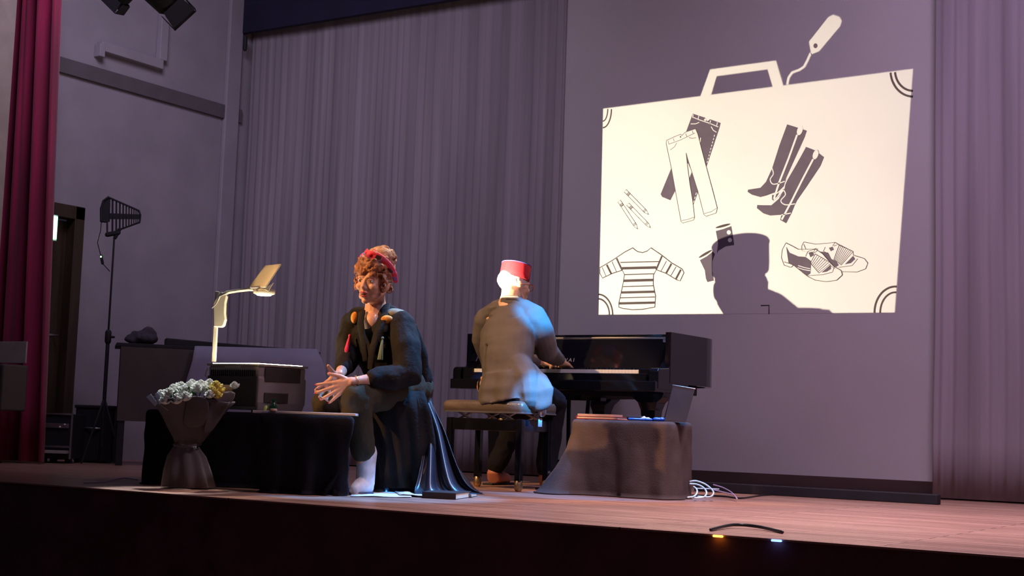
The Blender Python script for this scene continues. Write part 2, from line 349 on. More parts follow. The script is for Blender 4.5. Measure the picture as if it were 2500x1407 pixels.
# pale pier in front of the curtain at the very left
pz = MB(); pz.box((atY(4, 100, 6.0).x-.2, 6.0, 2.9), (.4, .2, 3.6)); struct(build(pz, 'trim_4', K['beige']))
nb0, nb1 = atY(-60, 833, 6.2), atY(63, 889, 6.2)
tag(build(MB().box(((nb0+nb1)/2).to_tuple(), (nb1.x-nb0.x, .012, abs(nb0.z-nb1.z)*.93)), 'paper_notice', K['label'], bevel=.002), 'plain pale notice card fixed to the red curtain', 'notice')
l0, l1 = atY(-60, 930, 6.16), atY(50, 1012, 6.16)
ls = thing('loudspeaker', ((l0.x+l1.x)/2, 6.1, 0), 'dark loudspeaker on a short stand in front of the red curtain', 'loudspeaker')
build(MB().box(((l0.x+l1.x)/2, 6.1, .49), (l1.x-l0.x, .2, .3)), 'cabinet', K['ohpdark'], ls, bevel=.012)
build(MB().box(((l0.x+l1.x)/2, 5.995, .49), (l1.x-l0.x-.05, .012, .25)), 'grille', K['black'], ls, bevel=.004)
build(MB().tube([((l0.x+l1.x)/2, 6.1, 0), ((l0.x+l1.x)/2, 6.1, .35)], .018).lathe([(.1, 0), (.1, .012), (.02, .02)], ((l0.x+l1.x)/2, 6.1, 0)), 'stand', K['black'], ls, smooth=False)

# ------------------------------------------------------------------ projected slide: unlit parts of the drawing painted dark on the screen
SY = WALLY-.0275
def wp(p, k=0): return atY(p[0], p[1], SY) + V((0, -.0012*k, 0))
def z4(l): return [(1480+x/4.397, 250+y/4.397) for x, y in l]
def z5(l): return [(1800+x/3.3486, 280+y/3.3486) for x, y in l]
def z6(l): return [(1440+x/5.411, 520+y/5.411) for x, y in l]
def fill(mb, pts, k): mb.prism([wp(p, k) for p in pts], (0, -.001, 0)); return mb
def tri_fill(mb, pts, k):
    P = [wp(p, k) for p in pts]; T = tessellate_polygon([[V((p.x, p.z, 0)) for p in P]])
    return mb.add(P, [t if (P[t[1]]-P[t[0]]).cross(P[t[2]]-P[t[0]]).y < 0 else t[::-1] for t in T if (P[t[1]]-P[t[0]]).cross(P[t[2]]-P[t[0]]).length > 1e-9])
def smooth_line(pts, n=4):
    if len(pts) < 3: return pts
    out = []
    for i in range(len(pts)-1):
        p0 = pts[max(i-1, 0)]; p1 = pts[i]; p2 = pts[i+1]; p3 = pts[min(i+2, len(pts)-1)]
        for k in range(n):
            t = k/n; out.append(tuple(.5*((2*p1[a])+(-p0[a]+p2[a])*t+(2*p0[a]-5*p1[a]+4*p2[a]-p3[a])*t*t+(-p0[a]+3*p1[a]-3*p2[a]+p3[a])*t**3) for a in (0, 1)))
    return out+[pts[-1]]
def stroke(mb, pts, wd, k, curve=False):
    """wd in photo pixels"""
    if curve: pts = smooth_line(pts)
    P = [wp(p, k) for p in pts]; h = wd/2*.00258
    L_ = []; R_ = []
    for i, p in enumerate(P):
        t = (P[min(i+1, len(P)-1)]-P[max(i-1, 0)]); t.y = 0
        t = t.normalized() if t.length > 1e-7 else V((1, 0, 0)); n = V((-t.z, 0, t.x))*h
        L_.append(p+n); R_.append(p-n)
    mb.grid([L_, R_]); return mb
slide = thing('projected_slide', wp((1840, 768)), 'projected drawing of a suitcase packed with clothes on the screen', 'projection')
suit = [(1472, 265), (1707, 239), (1733, 169), (1815, 158), (1895, 147), (1913, 210), (2230, 167), (2185, 764), (1461, 769)]
TAG = [(2034, 35), (2050, 40), (2056, 50), (2052, 64), (2000, 126), (1980, 134), (1974, 102), (2022, 41)]
STR = [(1979, 130), (1971, 148), (1963, 163), (1951, 171), (1934, 177), (1925, 190), (1922, 206)]
HOLE = [(1734, 235), (1751, 185), (1872, 169), (1887, 214)]
build(tri_fill(MB(), [(1472, 265), (1707, 239), (1913, 210), (2230, 167), (2185, 764), (1461, 769)], 0), 'suitcase', K['screen'], slide)
hd = MB()
for q in ([(1707, 239), (1733, 169), (1751, 185), (1734, 235)], [(1733, 169), (1895, 147), (1872, 169), (1751, 185)], [(1895, 147), (1913, 210), (1887, 214), (1872, 169)]): hd.add([wp(p, 0) for p in q], [(0, 1, 2, 3)])
build(hd, 'suitcase_handle', K['screen'], slide)
lt = build(tri_fill(MB(), TAG, 0), 'luggage_tag', K['screen'], slide)
build(stroke(MB(), STR, 7, 0), 'tag_string', K['screen'], lt)
e = MB(); e.add([wp((1991+5*math.cos(a*PI/6), 112+6*math.sin(a*PI/6)), 1) for a in range(12)], [list(range(12))]); build(e, 'tag_hole', K['ink'], lt)
def arcs(cx, cy, a0, a1, radii):
    mb = MB()
    for rx, ry, wd in radii: stroke(mb, [(cx+rx*math.cos(math.radians(a0+(a1-a0)*i/14)), cy+ry*math.sin(math.radians(a0+(a1-a0)*i/14))) for i in range(15)], wd, 1)
    return build(mb, 'corner_guard', K['line'], slide)
arcs(1461, 769, -90, 0, [(35, 50, 4.5), (27, 39, 4.5)]); arcs(1472, 265, 90, 2, [(21, 47, 4), (12, 31, 3.5)])
arcs(2229, 172, 90, 175, [(55, 64, 5), (44, 50, 5)]); arcs(2186, 764, 180, 274, [(51, 64, 5), (37, 50, 4.5)])
# trousers
dk = z4([(930, 122), (1062, 165), (1085, 205), (1115, 182), (1230, 222), (1215, 280), (1080, 685), (988, 960), (935, 1108), (905, 1060), (893, 812), (920, 745), (878, 652), (745, 945), (690, 1052), (600, 1015), (585, 985), (700, 705), (860, 310)])
d_ = build(tri_fill(MB(), dk, 1), 'dark_trousers', K['ink'], slide)
st = MB()
for l in ([(930, 160), (1000, 188), (1110, 225), (1205, 265)], [(908, 232), (960, 232), (1000, 215)], [(1128, 262), (1150, 300), (1185, 322)]): stroke(st, z4(l), 2.2, 2)
for l in ([(995, 145), (988, 185)], [(1122, 195), (1112, 235)], [(1195, 215), (1188, 250)], [(1015, 380), (1008, 430)], [(935, 130), (930, 165)]): stroke(st, z4(l), 2.5, 2)
for i in range(9): stroke(st, z4([(1165-9.5*i, 350+35*i), (1160-9.5*i, 370+35*i)]), 2, 2)
for i in range(3): stroke(st, z4([(970-12*i, 970+42*i), (962-12*i, 995+42*i)]), 2, 2)
build(st, 'white_stitching', K['screen'], d_); st = MB(); st.add([wp(p, 2) for p in z4([(1064+13*math.cos(a*PI/5), 188+13*math.sin(a*PI/5)) for a in range(10)])], [list(range(10))])
build(st, 'trouser_button', K['screen'], d_)
wt = [(650, 410), (740, 368), (800, 345), (815, 358), (850, 322), (960, 285), (985, 340), (1030, 520), (1075, 690), (1140, 930), (1195, 1140), (1180, 1190), (1075, 1225), (1050, 1205), (985, 950), (920, 745), (880, 620), (860, 545), (875, 690), (900, 880), (930, 1060), (950, 1235), (940, 1265), (825, 1297), (805, 1280), (745, 950), (700, 700), (645, 440)]
w_ = build(tri_fill(MB(), z4(wt), 2), 'white_trousers', K['screen'], slide)
st = MB(); stroke(st, z4(wt+[wt[0]]), 1.3, 3)
for l in ([(675, 450), (800, 405), (955, 330)], [(690, 512), (735, 480), (760, 435)], [(890, 378), (925, 388), (970, 380)], [(665, 415), (675, 450)], [(722, 388), (732, 418)], [(855, 335), (868, 370)], [(925, 305), (935, 335)], [(812, 1270), (880, 1258), (950, 1232)], [(1055, 1195), (1130, 1175), (1192, 1135)]): stroke(st, z4(l), 1.2, 3)
st.add([wp(p, 3) for p in z4([(800+8*math.cos(a*PI/4), 372+8*math.sin(a*PI/4)) for a in range(8)])], [list(range(8))])
build(st, 'outline', K['line'], w_)
# tall boots
b1 = [(408, 80), (480, 102), (570, 132), (550, 190), (470, 365), (400, 520), (380, 590), (345, 632), (300, 640), (240, 662), (190, 675), (120, 655), (85, 632), (88, 614), (140, 606), (190, 598), (235, 550), (285, 440), (345, 250)]
b2 = [(560, 265), (640, 296), (708, 350), (680, 420), (560, 600), (490, 700), (470, 740), (440, 815), (360, 820), (270, 826), (215, 808), (162, 765), (165, 740), (215, 742), (280, 742), (340, 690), (380, 620), (395, 545), (480, 400)]
h1 = [(285, 655), (345, 632), (335, 655), (300, 706), (284, 694)]; h2 = [(362, 822), (440, 812), (400, 888), (352, 862)]
for body, heel, sh in ((b1, h1, 0), (b2, h2, 1)):
    mb = tri_fill(MB(), z5(body), 1+2*sh); tri_fill(mb, z5(heel), 1+2*sh)
    bo = build(mb, 'tall_boot', K['ink'], slide)
    st = MB(); kk = 2+2*sh
    L = ([[(490, 165), (420, 360), (345, 550), (300, 690)], [(285, 440), (296, 485), (270, 530), (290, 568), (340, 562), (390, 545)], [(290, 655), (330, 640), (385, 590)]] if not sh else
         [[(622, 365), (530, 540), (440, 720), (365, 860)], [(378, 612), (396, 655), (358, 705), (395, 738), (475, 730)], [(360, 822), (440, 806)], [(560, 265), (480, 410), (400, 550), (375, 625), (300, 700)]])
    for i, l in enumerate(L): stroke(st, z5(l), (5 if i == 0 else 2.6), kk, curve=(i > 0))
    c = (512, 130) if not sh else (642, 328)
    st.add([wp(p, kk) for p in z5([(c[0]+(20*math.cos(a*PI/6))+(-14)*math.sin(a*PI/6), c[1]+9*math.cos(a*PI/6)+38*math.sin(a*PI/6)) for a in range(12)])], [list(range(12))])
    build(st, 'pale_strap', K['screen'], bo)
# fringed shoes
sh = MB()
S1 = [(400, 1050), (370, 1105), (363, 1170), (385, 1232), (440, 1250), (462, 1232), (575, 1322), (640, 1355), (730, 1367), (815, 1355), (860, 1312), (850, 1275), (790, 1242), (765, 1215), (700, 1140), (640, 1100), (590, 1102), (500, 1102), (440, 1070), (400, 1050)]
s1 = build(tri_fill(MB(), z5(S1[:-1]), 3), 'fringed_shoe', K['screen'], slide)
S2 = [(545, 1042), (528, 1075), (530, 1112), (600, 1130), (700, 1180), (770, 1240), (840, 1285), (980, 1288), (1050, 1262), (1068, 1215), (1040, 1178), (950, 1150), (945, 1118), (850, 1075), (800, 1045), (745, 1052), (640, 1060), (545, 1042)]
s2 = build(tri_fill(MB(), z5(S2[:-1]), 1), 'fringed_shoe', K['screen'], slide)
def deco(par, out, dark, lines, k):
    mb = MB(); stroke(mb, z5(out), 1.2, k+2)
    for l, wd in lines: stroke(mb, z5(l), wd, k+2)
    build(mb, 'outline', K['line'], par)
    mb = MB()
    for d in dark: tri_fill(mb, z5(d), k+1)
    build(mb, 'dark_leather', K['ink'], par)
fr = [([(640+i*14, 1145+i*8), (602+i*13-(i*2), 1225+i*8)], 1) for i in range(9)]
deco(s1, S1, [[(405, 1085), (430, 1130), (500, 1160), (560, 1165), (608, 1200), (600, 1300), (575, 1318), (470, 1240), (425, 1218)], [(765, 1228), (770, 1262), (735, 1285), (690, 1292)], [(585, 1130), (615, 1122), (632, 1150), (600, 1168)]],
     [([(405, 1085), (425, 1218)], 1.3), ([(385, 1205), (440, 1222), (462, 1232)], 1.3), ([(580, 1318), (700, 1310), (780, 1290), (795, 1245)], 1.2), ([(640, 1140), (600, 1215), (670, 1297), (770, 1215), (640, 1140)], 1.3), ([(560, 1160), (580, 1120), (640, 1100)], 1.2), ([(615, 1140), (650, 1120), (660, 1100), (640, 1095), (630, 1120), (600, 1140)], 1.2)]
     + [([(640+(130)*t, 1140+75*t), (600+70*t, 1215+82*t)], .9) for t in [i/8 for i in range(1, 8)]], 3)
deco(s2, S2, [[(640, 1118), (700, 1122), (745, 1130), (770, 1180), (810, 1200), (832, 1232), (812, 1246), (770, 1232), (710, 1165), (670, 1130)], [(948, 1155), (965, 1182), (930, 1215), (880, 1225)], [(750, 1090), (780, 1080), (792, 1105), (765, 1118)]],
     [([(835, 1065), (790, 1185), (850, 1230), (948, 1120), (835, 1065)], 1.3), ([(720, 1085), (705, 1118), (740, 1135)], 1.2), ([(790, 1075), (830, 1060), (800, 1045), (780, 1075)], 1.2), ([(830, 1250), (940, 1235), (985, 1180)], 1.2), ([(545, 1060), (560, 1098)], 1.2)]
     + [([(835+113*t, 1065+55*t), (790+60*t, 1185+45*t)], .9) for t in [i/8 for i in range(1, 8)]], 1)
tie = MB(); 
for l in ([(500, 1235), (545, 1250), (600, 1262)], [(495, 1252), (545, 1268), (600, 1278)]): stroke(tie, z5(l), 2, 5)
build(tie, 'broguing', K['screen'], s1)
# striped jumper
JW = [(570, 462), (460, 520), (300, 628), (135, 725), (135, 800), (170, 862), (300, 800), (430, 758), (460, 815), (440, 940), (385, 1195), (385, 1245), (430, 1262), (560, 1280), (700, 1275), (860, 1245), (870, 1100), (840, 950), (842, 820), (880, 752), (1010, 800), (1150, 885), (1195, 900), (1245, 790), (1220, 742), (1080, 660), (960, 565), (810, 462), (760, 505), (700, 525), (640, 515), (600, 490)]
jo = build(tri_fill(MB(), z6(JW), 1), 'striped_jumper', K['screen'], slide)
st = MB(); stroke(st, z6(JW+[JW[0]]), 2.3, 2)
for y, xa, xb, wd in ((650, 405, 915, 2.6), (728, 425, 880, 7), (812, 455, 845, 2.6), (893, 450, 840, 7), (970, 440, 845, 2.6), (1048, 420, 856, 6.5), (1118, 402, 862, 2.6), (1192, 390, 866, 6.5)): stroke(st, z6([(xa, y+5), (xb, y-6)]), wd, 2)
for a, b, wd in (((355, 600), (430, 760), 5), ((955, 570), (878, 752), 5), ((1015, 635), (940, 775), 1.8), ((1080, 672), (1008, 802), 5.5), ((1142, 712), (1070, 835), 2.2), ((1205, 750), (1140, 872), 5.5), ((295, 645), (355, 780), 1.8), ((225, 685), (285, 805), 5.5), ((165, 720), (215, 835), 1.8)): stroke(st, z6([a, b]), wd, 2)
build(st, 'stripes', K['line'], jo)
# ankle boots, partly behind the shadow
for body, el, th in (([(1665, 240), (1760, 215), (1870, 175), (1890, 290), (1908, 425), (1800, 440), (1700, 500), (1680, 540), (1695, 400)], (1760, 172, 102, 16), -.26), ([(1455, 625), (1545, 575), (1625, 510), (1655, 545), (1620, 640), (1620, 760), (1640, 895), (1555, 915), (1535, 870), (1520, 760)], (1527, 542, 100, 16), -.53)):
    ab = build(tri_fill(MB(), z6(body), 1), 'ankle_boot', K['ink'], slide)
    cx, cy, a, b = el
    e = MB(); e.add([wp(p, 1) for p in z6([(cx+a*math.cos(t)*math.cos(th)-b*math.sin(t)*math.sin(th), cy+a*math.cos(t)*math.sin(th)+b*math.sin(t)*math.cos(th)) for t in [k*PI/10 for k in range(20)]])], [list(range(20))]); build(e, 'boot_opening', K['line'], ab)
    if th > -.3:
        for c in ((1838, 258), (1852, 360)):
            e = MB(); e.add([wp(p, 2) for p in z6([(c[0]+27*math.cos(k*PI/8), c[1]+29*math.sin(k*PI/8)) for k in range(16)])], [list(range(16))]); bb = build(e, 'button', K['screen'], ab)
stroke_ = MB(); stroke(stroke_, z6([(2260, 1225), (2368, 1222), (2368, 1335)]), 3, 1); build(stroke_, 'outline', K['line'], slide)
# pencils
for a, b in (((205, 950), (458, 1208)), ((140, 1060), (340, 1363)), ((232, 1093), (480, 1350))):
    a = V((*a, 0)); b = V((*b, 0)); u = (b-a).normalized(); n = V((-u.y, u.x, 0))*17; L_ = (b-a).length
    q = lambda t, s: tuple((a+u*t+n*s)[:2])
    pn = build(tri_fill(MB(), z4([q(0, -1), q(0, 1), q(L_-50, 1), q(L_, 0), q(L_-50, -1)]), 1), 'pencil', K['screen'], slide)
    st = MB(); stroke(st, z4([q(0, -1), q(0, 1), q(L_-50, 1), q(L_, 0), q(L_-50, -1), q(0, -1)]), 1.1, 2)
    for t, wd in ((38, 1.6), (48, 1.6), (60, 2.4), (L_-70, 1.4), (L_-56, 1.4), (L_-14, 2.2)): stroke(st, z4([q(t, -1 if t < L_-20 else -.3), q(t, 1 if t < L_-20 else .3)]), wd, 2)
    build(st, 'outline', K['line'], pn)

# ------------------------------------------------------------------ overhead projector (its lamp throws only the slide's outline)
OD = 7.35
HEAD_, SHD = W(1255, 668, 8.33), atY(1799, 640, 8.87)
LP = HEAD_+(HEAD_-SHD)*.80
def projector_lamp():
    l = bpy.data.lights.new('projector_beam', 'SPOT'); o = bpy.data.objects.new('projector_beam', l); COL.objects.link(o)
    tgt = wp((1840, 480)); o.location = LP; o.rotation_euler = (tgt-LP).to_track_quat('-Z', 'Y').to_euler()
    l.spot_size = math.radians(80); l.spot_blend = .05; l.shadow_soft_size = .004; l.energy = 1180; l.color = (1, .91, .68)
    l.use_nodes = True; nt = l.node_tree; N = nt.nodes; L = nt.links; em = N['Emission']
    ge = N.new('ShaderNodeNewGeometry'); inc = ge.outputs['Incoming']
    def m(op, *a):
        n = N.new('ShaderNodeMath'); n.operation = op
        for i, x in enumerate(a):
            if hasattr(x, 'links'): L.new(x, n.inputs[i])
            else: n.inputs[i].default_value = x
        return n.outputs[0]
    def half(A, B):   # 1 on the left of A->B as seen on the screen
        n = (wp(A)-LP).cross(wp(B)-LP).normalized()
        d = N.new('ShaderNodeVectorMath'); d.operation = 'DOT_PRODUCT'; L.new(inc, d.inputs[0]); d.inputs[1].default_value = n
        mm = N.new('ShaderNodeMath'); mm.operation = 'MULTIPLY'; mm.use_clamp = True; L.new(d.outputs['Value'], mm.inputs[0]); mm.inputs[1].default_value = 1200*SGN
        return mm.outputs[0]
    def convex(P):
        r = None
        for i in range(len(P)):
            h = half(P[i], P[(i+1) % len(P)]); r = h if r is None else m('MINIMUM', r, h)
        return r
    # clockwise in photo pixels
    shapes = [convex([(1472, 265), (2230, 167), (2185, 764), (1461, 769)]),
              convex([(1707, 242), (1733, 169), (1752, 180), (1734, 240)]), convex([(1733, 169), (1895, 147), (1875, 170), (1749, 187)]), convex([(1872, 165), (1895, 147), (1915, 215), (1887, 218)]),
              convex(TAG[:4]+[TAG[4], TAG[5], TAG[6], TAG[7]])]
    for a, b in zip(STR, STR[1:]):
        u = (V(b)-V(a)).normalized(); n = V((u.y, -u.x))*3.5; a = V(a)-u*1.5; b = V(b)+u*1.5
        shapes.append(convex([tuple(a+n), tuple(b+n), tuple(b-n), tuple(a-n)]))
    r = shapes[0]
    for x in shapes[1:]: r = m('MAXIMUM', r, x)
    L.new(r, em.inputs['Strength'])
SGN = 1
projector_lamp()

oc = W(633, 945, OD-.12)
ohp = thing('overhead_projector', (W(630, 1005, OD).x, W(630, 1005, OD).y, .37), 'cream overhead projector with raised mirror, standing on the black draped table', 'overhead projector')
OB = .375
# body box: near vertical edge at px 633, left corner px 507, right corner px 752
c_n = W(633, 900, 7.17); c_l = W(507, 900, 7.35); c_r = W(750, 900, 7.35); c_b = c_l+c_r-c_n
TOPZ = W(633, 886, 7.17).z
def quadz(z, s=1.0, off=0):
    cc = (c_l+c_r)/2; return [V((cc.x+(p.x-cc.x)*s, cc.y+(p.y-cc.y)*s, z)) for p in (c_n, c_r, c_b, c_l)]
def loftz(levels):
    mb = MB(); rows = [quadz(z, s) for z, s in levels]; mb.grid(rows, closed=True); mb.add(rows[0], [(3, 2, 1, 0)]); mb.add(rows[-1], [(0, 1, 2, 3)]); return mb
build(loftz([(OB+.012, .94), (OB+.05, 1.0), (OB+.17, 1.0), (OB+.18, .97), (TOPZ-.02, .98), (TOPZ-.014, .94)]), 'body', K['ohpgrey'], ohp, bevel=.006)
build(loftz([(TOPZ-.016, 1.02), (TOPZ-.006, 1.03)]), 'top_frame', K['ohp'], ohp, bevel=.003)
build(loftz([(TOPZ-.0055, .9), (TOPZ-.002, .9)]), 'glass_stage', K['glow'], ohp)
u = (c_r-c_n); u.z = 0; n = V((u.y, -u.x, 0)).normalized(); ul = u.length; u.normalize()
pn = MB(); R = Matrix((u, -n, UP)).transposed()
for z0, z1, wd in ((OB+.155, OB+.225, .74), (OB+.05, OB+.10, .5)): pn.box(V((c_n.x, c_n.y, (z0+z1)/2))+u*ul*(.12+wd/2)+n*.001, (ul*wd, .008, z1-z0), R)
build(pn, 'side_recess', K['ohpdark'], ohp, bevel=.003)
u2 = (c_l-c_n); u2.z = 0; n2 = V((-u2.y, u2.x, 0)).normalized(); u2l = u2.length; u2.normalize(); R2 = Matrix((u2, -n2, UP)).transposed()
build(MB().box(V((c_n.x, c_n.y, OB+.105))+u2*u2l*.5+n2*.002, (u2l*.96, .008, .15), R2), 'side_panel', K['ohpdark'], ohp, bevel=.003)
vt = MB()
for i in range(22): vt.box(V((c_n.x, c_n.y, TOPZ-.052))+u2*u2l*(.08+.84*i/21)+n2*.001, (.003, .008, .03), R2)
build(vt, 'vent', K['black'], ohp)
build(MB().box(V((c_n.x, c_n.y, TOPZ-.022))+u2*u2l*.5+n2*.004, (.10, .006, .008), R2), 'name_plate', K['ohp'], ohp)
for p in quadz(OB, .8): build(MB().lathe([(.014, -.002), (.014, .016)], (p.x, p.y, OB), n=12), 'foot', K['black'], ohp)
# post, carriage, arm, head, mirror
pb = W(522, 884, 7.410); pt = V((pb.x, pb.y, W(527, 712, 7.410).z))
pR = Matrix((RT, FW, UP)).transposed()
build(MB().box((pb+pt)/2, (.022, .022, (pt-pb).length), pR), 'post', K['ohp'], ohp, bevel=.004)
def pxbox(mb, poly, d0, d1): mb.prism([W(x, y, d0) for x, y in poly], FW*(d1-d0)); return mb
cg = pxbox(MB(), [(521, 798), (520, 740), (528, 725), (540, 712), (553, 722), (549, 740), (548, 765), (550, 780), (546, 795), (540, 799)], 7.380, 7.430)
build(cg, 'carriage', K['ohp'], ohp, bevel=.005)
arm = MB().tube([W(534, 735, 7.400), W(540, 722, 7.400), W(556, 714, 7.390), (W(580, 710, 7.380)), W(607, 707, 7.360), W(640, 708, 7.350)], [.022, .024, .023, .022, .022, .022], 14, flat=.38, side=FW)
build(arm, 'arm', K['ohp'], ohp, smooth=True)
build(MB().tube([W(518, 752, 7.370), W(528, 742, 7.370), W(536, 724, 7.375), W(560, 713, 7.370), W(600, 706, 7.350)], .003, 8), 'cable', K['ohpgrey'], ohp, smooth=True)
hc = W(645, 712, 7.350)
hd_ = MB(); hd_.lathe([(.045, -.016), (.055, -.012), (.057, .006), (.050, .014)], hc, n=32); build(hd_, 'lens_housing', K['ohp'], ohp, smooth=True)
build(MB().lathe([(.036, -.021), (.040, -.016)], hc, n=28), 'lens', K['lens'], ohp)
mq = [W(608, 705, 7.37), W(650, 650, 7.37), W(688, 646, 7.27), W(650, 703, 7.27)]
nm = (mq[1]-mq[0]).cross(mq[3]-mq[0]).normalized(); nm = nm if nm.dot(RT) > 0 else -nm
build(MB().prism(mq, -nm*.008), 'mirror_flap', K['ohp'], ohp, bevel=.003)
cmq = sum(mq, V())/4
build(MB().prism([cmq+(p-cmq)*.9+nm*.001 for p in mq], nm*.001), 'mirror', K['mirror'], ohp)
br = MB(); br.prism([W(645, 706, 7.290), W(668, 690, 7.290), W(662, 700, 7.290), W(655, 712, 7.290)], FW*.008)
build(br, 'mirror_bracket', K['ohp'], ohp, bevel=.002)
hinge = MB().tube([W(613, 702, 7.285), W(642, 700, 7.310)], .006, 10); build(hinge, 'hinge', K['ohpgrey'], ohp, smooth=True)
build(MB().tube([W(505, 922, 7.340), W(502, 916, 7.340), W(507, 900, 7.340)], .004, 8), 'latch', K['ohp'], ohp, smooth=True)

# ------------------------------------------------------------------ draped tables
def drape(name, corners, ztop, m, label, cat, hem=0, flare=.05, folds=9, amp=.03, seed=0, tails=(), rows=14, sag=.004, voids=0):
    """cloth over a box; corners: 4 ground points in order; tails: (fraction round the hem, outward push, width)"""
    c = sum((V((p[0], p[1], 0)) for p in corners), V())/4; C4 = [V((p[0], p[1], 0)) for p in corners]
    n = 160; ring = []; per = [(C4[(i+1) % 4]-C4[i]).length for i in range(4)]; tot = sum(per)
    for k in range(n):
        s = tot*k/n; i = 0
        while s > per[i]: s -= per[i]; i += 1
        t = s/per[i]; p = C4[i].lerp(C4[(i+1) % 4], t)
        ring.append(p)
    # round the corners
    for _ in range(3): ring = [(ring[k-1]+ring[k]*2+ring[(k+1) % n])/4 for k in range(n)]
    out = []
    for k in range(n):
        t = (ring[(k+1) % n]-ring[k-1]); o = V((t.y, -t.x, 0)).normalized()
        if o.dot(ring[k]-c) < 0: o = -o
        out.append(o)
    R_ = []
    for f in (.02, .3, .6, .85, .96): R_.append([V((c.x+(p.x-c.x)*f, c.y+(p.y-c.y)*f, ztop+.003*noise.noise(p*6+V((seed, f*3, 0))))) for p in ring])
    R_.append([V((p.x, p.y, ztop-.003)) for p in ring]); R_.append([V((p.x+o.x*.008, p.y+o.y*.008, ztop-.016)) for p, o in zip(ring, out)])
    for j in range(1, rows+1):
        t = j/rows; row = []
        for k in range(n):
            p, o = ring[k], out[k]; a = 2*PI*k/n
            f = amp*t**.8*(math.sin(a*folds+2.2*noise.noise(V((a*1.3, seed, 0))))*.6+noise.noise(V((math.cos(a)*3, math.sin(a)*3, seed+t*.7)))*.9)
            push = flare*t + max(f, -.006)
            zz = ztop-.016+(hem-ztop+.016)*t
            for (fr_, ps, wd) in tails:
                dd = ((k/n-fr_+.5) % 1)-.5; push += ps*math.exp(-(dd/wd)**2)*t**2.0
            row.append(V((p.x+o.x*(.008+push), p.y+o.y*(.008+push), max(zz, .006))))
        R_.append(row)
    # last row turned flat on the floor
    if hem <= .01: R_.append([V((p.x+o.x*.012, p.y+o.y*.012, .004)) for p, o in zip(R_[-1], out)])
    mb = MB().grid(R_, closed=True); mb.add(R_[0], [list(range(n))])
    me = mb.mesh(name)
    for v in me.vertices:
        if v.co.z < ztop-.02: v.co.x += .006*noise.noise(v.co*14+V((seed, 0, 0))); v.co.y += .006*noise.noise(v.co*14+V((0, seed, 0)))
    o = link(name, me, m, None, smooth=True, solid=.003)
    return tag(o, label, cat)
def g(px, d, z=0):  # ground point from pixel column and depth
    p = W(px, 1100, d); return (p.x, p.y)
def table_frame(name, corners, z, label, cat='table'):
    C4 = [V((p[0], p[1], 0)) for p in corners]; c = sum(C4, V())/4
    t = thing(name, (c.x, c.y, 0), label, cat)
    build(MB().prism([c+(p-c)*.97+V((0, 0, z-.03)) for p in C4], (0, 0, .022)), 'tabletop', K['black'], t)
    for p in C4: build(MB().tube([c+(p-c)*.88+V((0, 0, .0)), c+(p-c)*.88+V((0, 0, z-.03))], .014, 10, round_=False), 'leg', K['black'], t, smooth=True)
    return t
ct = [g(352, 7.22), g(645, 7.14), g(760, 7.72), g(440, 7.85)]
drape('black_table_cover', ct, .372, K['blackcloth'], 'black cloth covering the table under the overhead projector', 'table cover', flare=.008, amp=.014, seed=3)
table_frame('projector_table', ct, .365, 'low black table hidden under its cloth below the overhead projector')
ct2 = [g(625, 6.72), g(800, 6.72), g(858, 7.0), g(650, 7.0)]
ct2 = [g(632, 6.72), g(858, 6.66), g(850, 6.86), g(640, 6.92)]
drape('side_table_cover', ct2, W(740, 1014, 6.8).z, K['blackcloth'], 'black cloth hanging over the small low table in front of the seated singer', 'table cover', flare=-.03, amp=.03, seed=6, folds=7, tails=((.40, -.10, .1),))
table_frame('side_table', [((V(p)-sum((V(q) for q in ct2), V((0,0)))/4)*.8+sum((V(q) for q in ct2), V((0,0)))/4)[:2] for p in ct2], W(740, 1014, 6.8).z-.008, 'small low table under black cloth, beside the white ankle boot')
TT = W(740, 1014, 6.8).z+.003
# pale edge board on the side table
eb = MB(); e0, e1 = W(616, 1011, 6.75), W(868, 1020, 6.68)
eb.prism([V((e0.x, e0.y, TT)), V((e1.x, e1.y, TT)), V((e1.x, e1.y, TT))+FW*.19, V((e0.x, e0.y, TT))+FW*.22], (0, 0, .012))
tag(build(eb, 'glass_tray', K['parcel'], bevel=.002), 'thin pale tray lying on the low table in front of the singer', 'tray')
def onz(px, d, z): p = W(px, 1000, d); return V((p.x, p.y, z))
TT2 = TT+.0082
bo = thing('bottle', onz(667, 6.8, TT2), 'small dark green glass bottle on the low table', 'bottle')
p = onz(667, 6.8, TT2)
build(MB().lathe([(.018, 0), (.021, .004), (.021, .030), (.010, .040), (.009, .048)], p), 'body', K['bottle'], bo, smooth=True); build(MB().lathe([(.012, .046), (.012, .060)], p), 'cap', K['bottle'], bo, bevel=.002)
p = onz(649, 6.8, TT2); tag(build(MB().lathe([(.009, 0), (.010, .003), (.010, .02), (.007, .022), (.007, .028)], p, n=20), 'small_jar', K['lime'], smooth=True), 'tiny yellow-green jar left of the dark bottle', 'jar')
p = onz(668, 6.74, TT2); tag(build(MB().lathe([(.013, 0), (.016, .003), (.016, .011), (.014, .014)], p, n=20), 'small_pot', K['rose'], smooth=True), 'flat rosy pot in front of the dark bottle', 'pot')

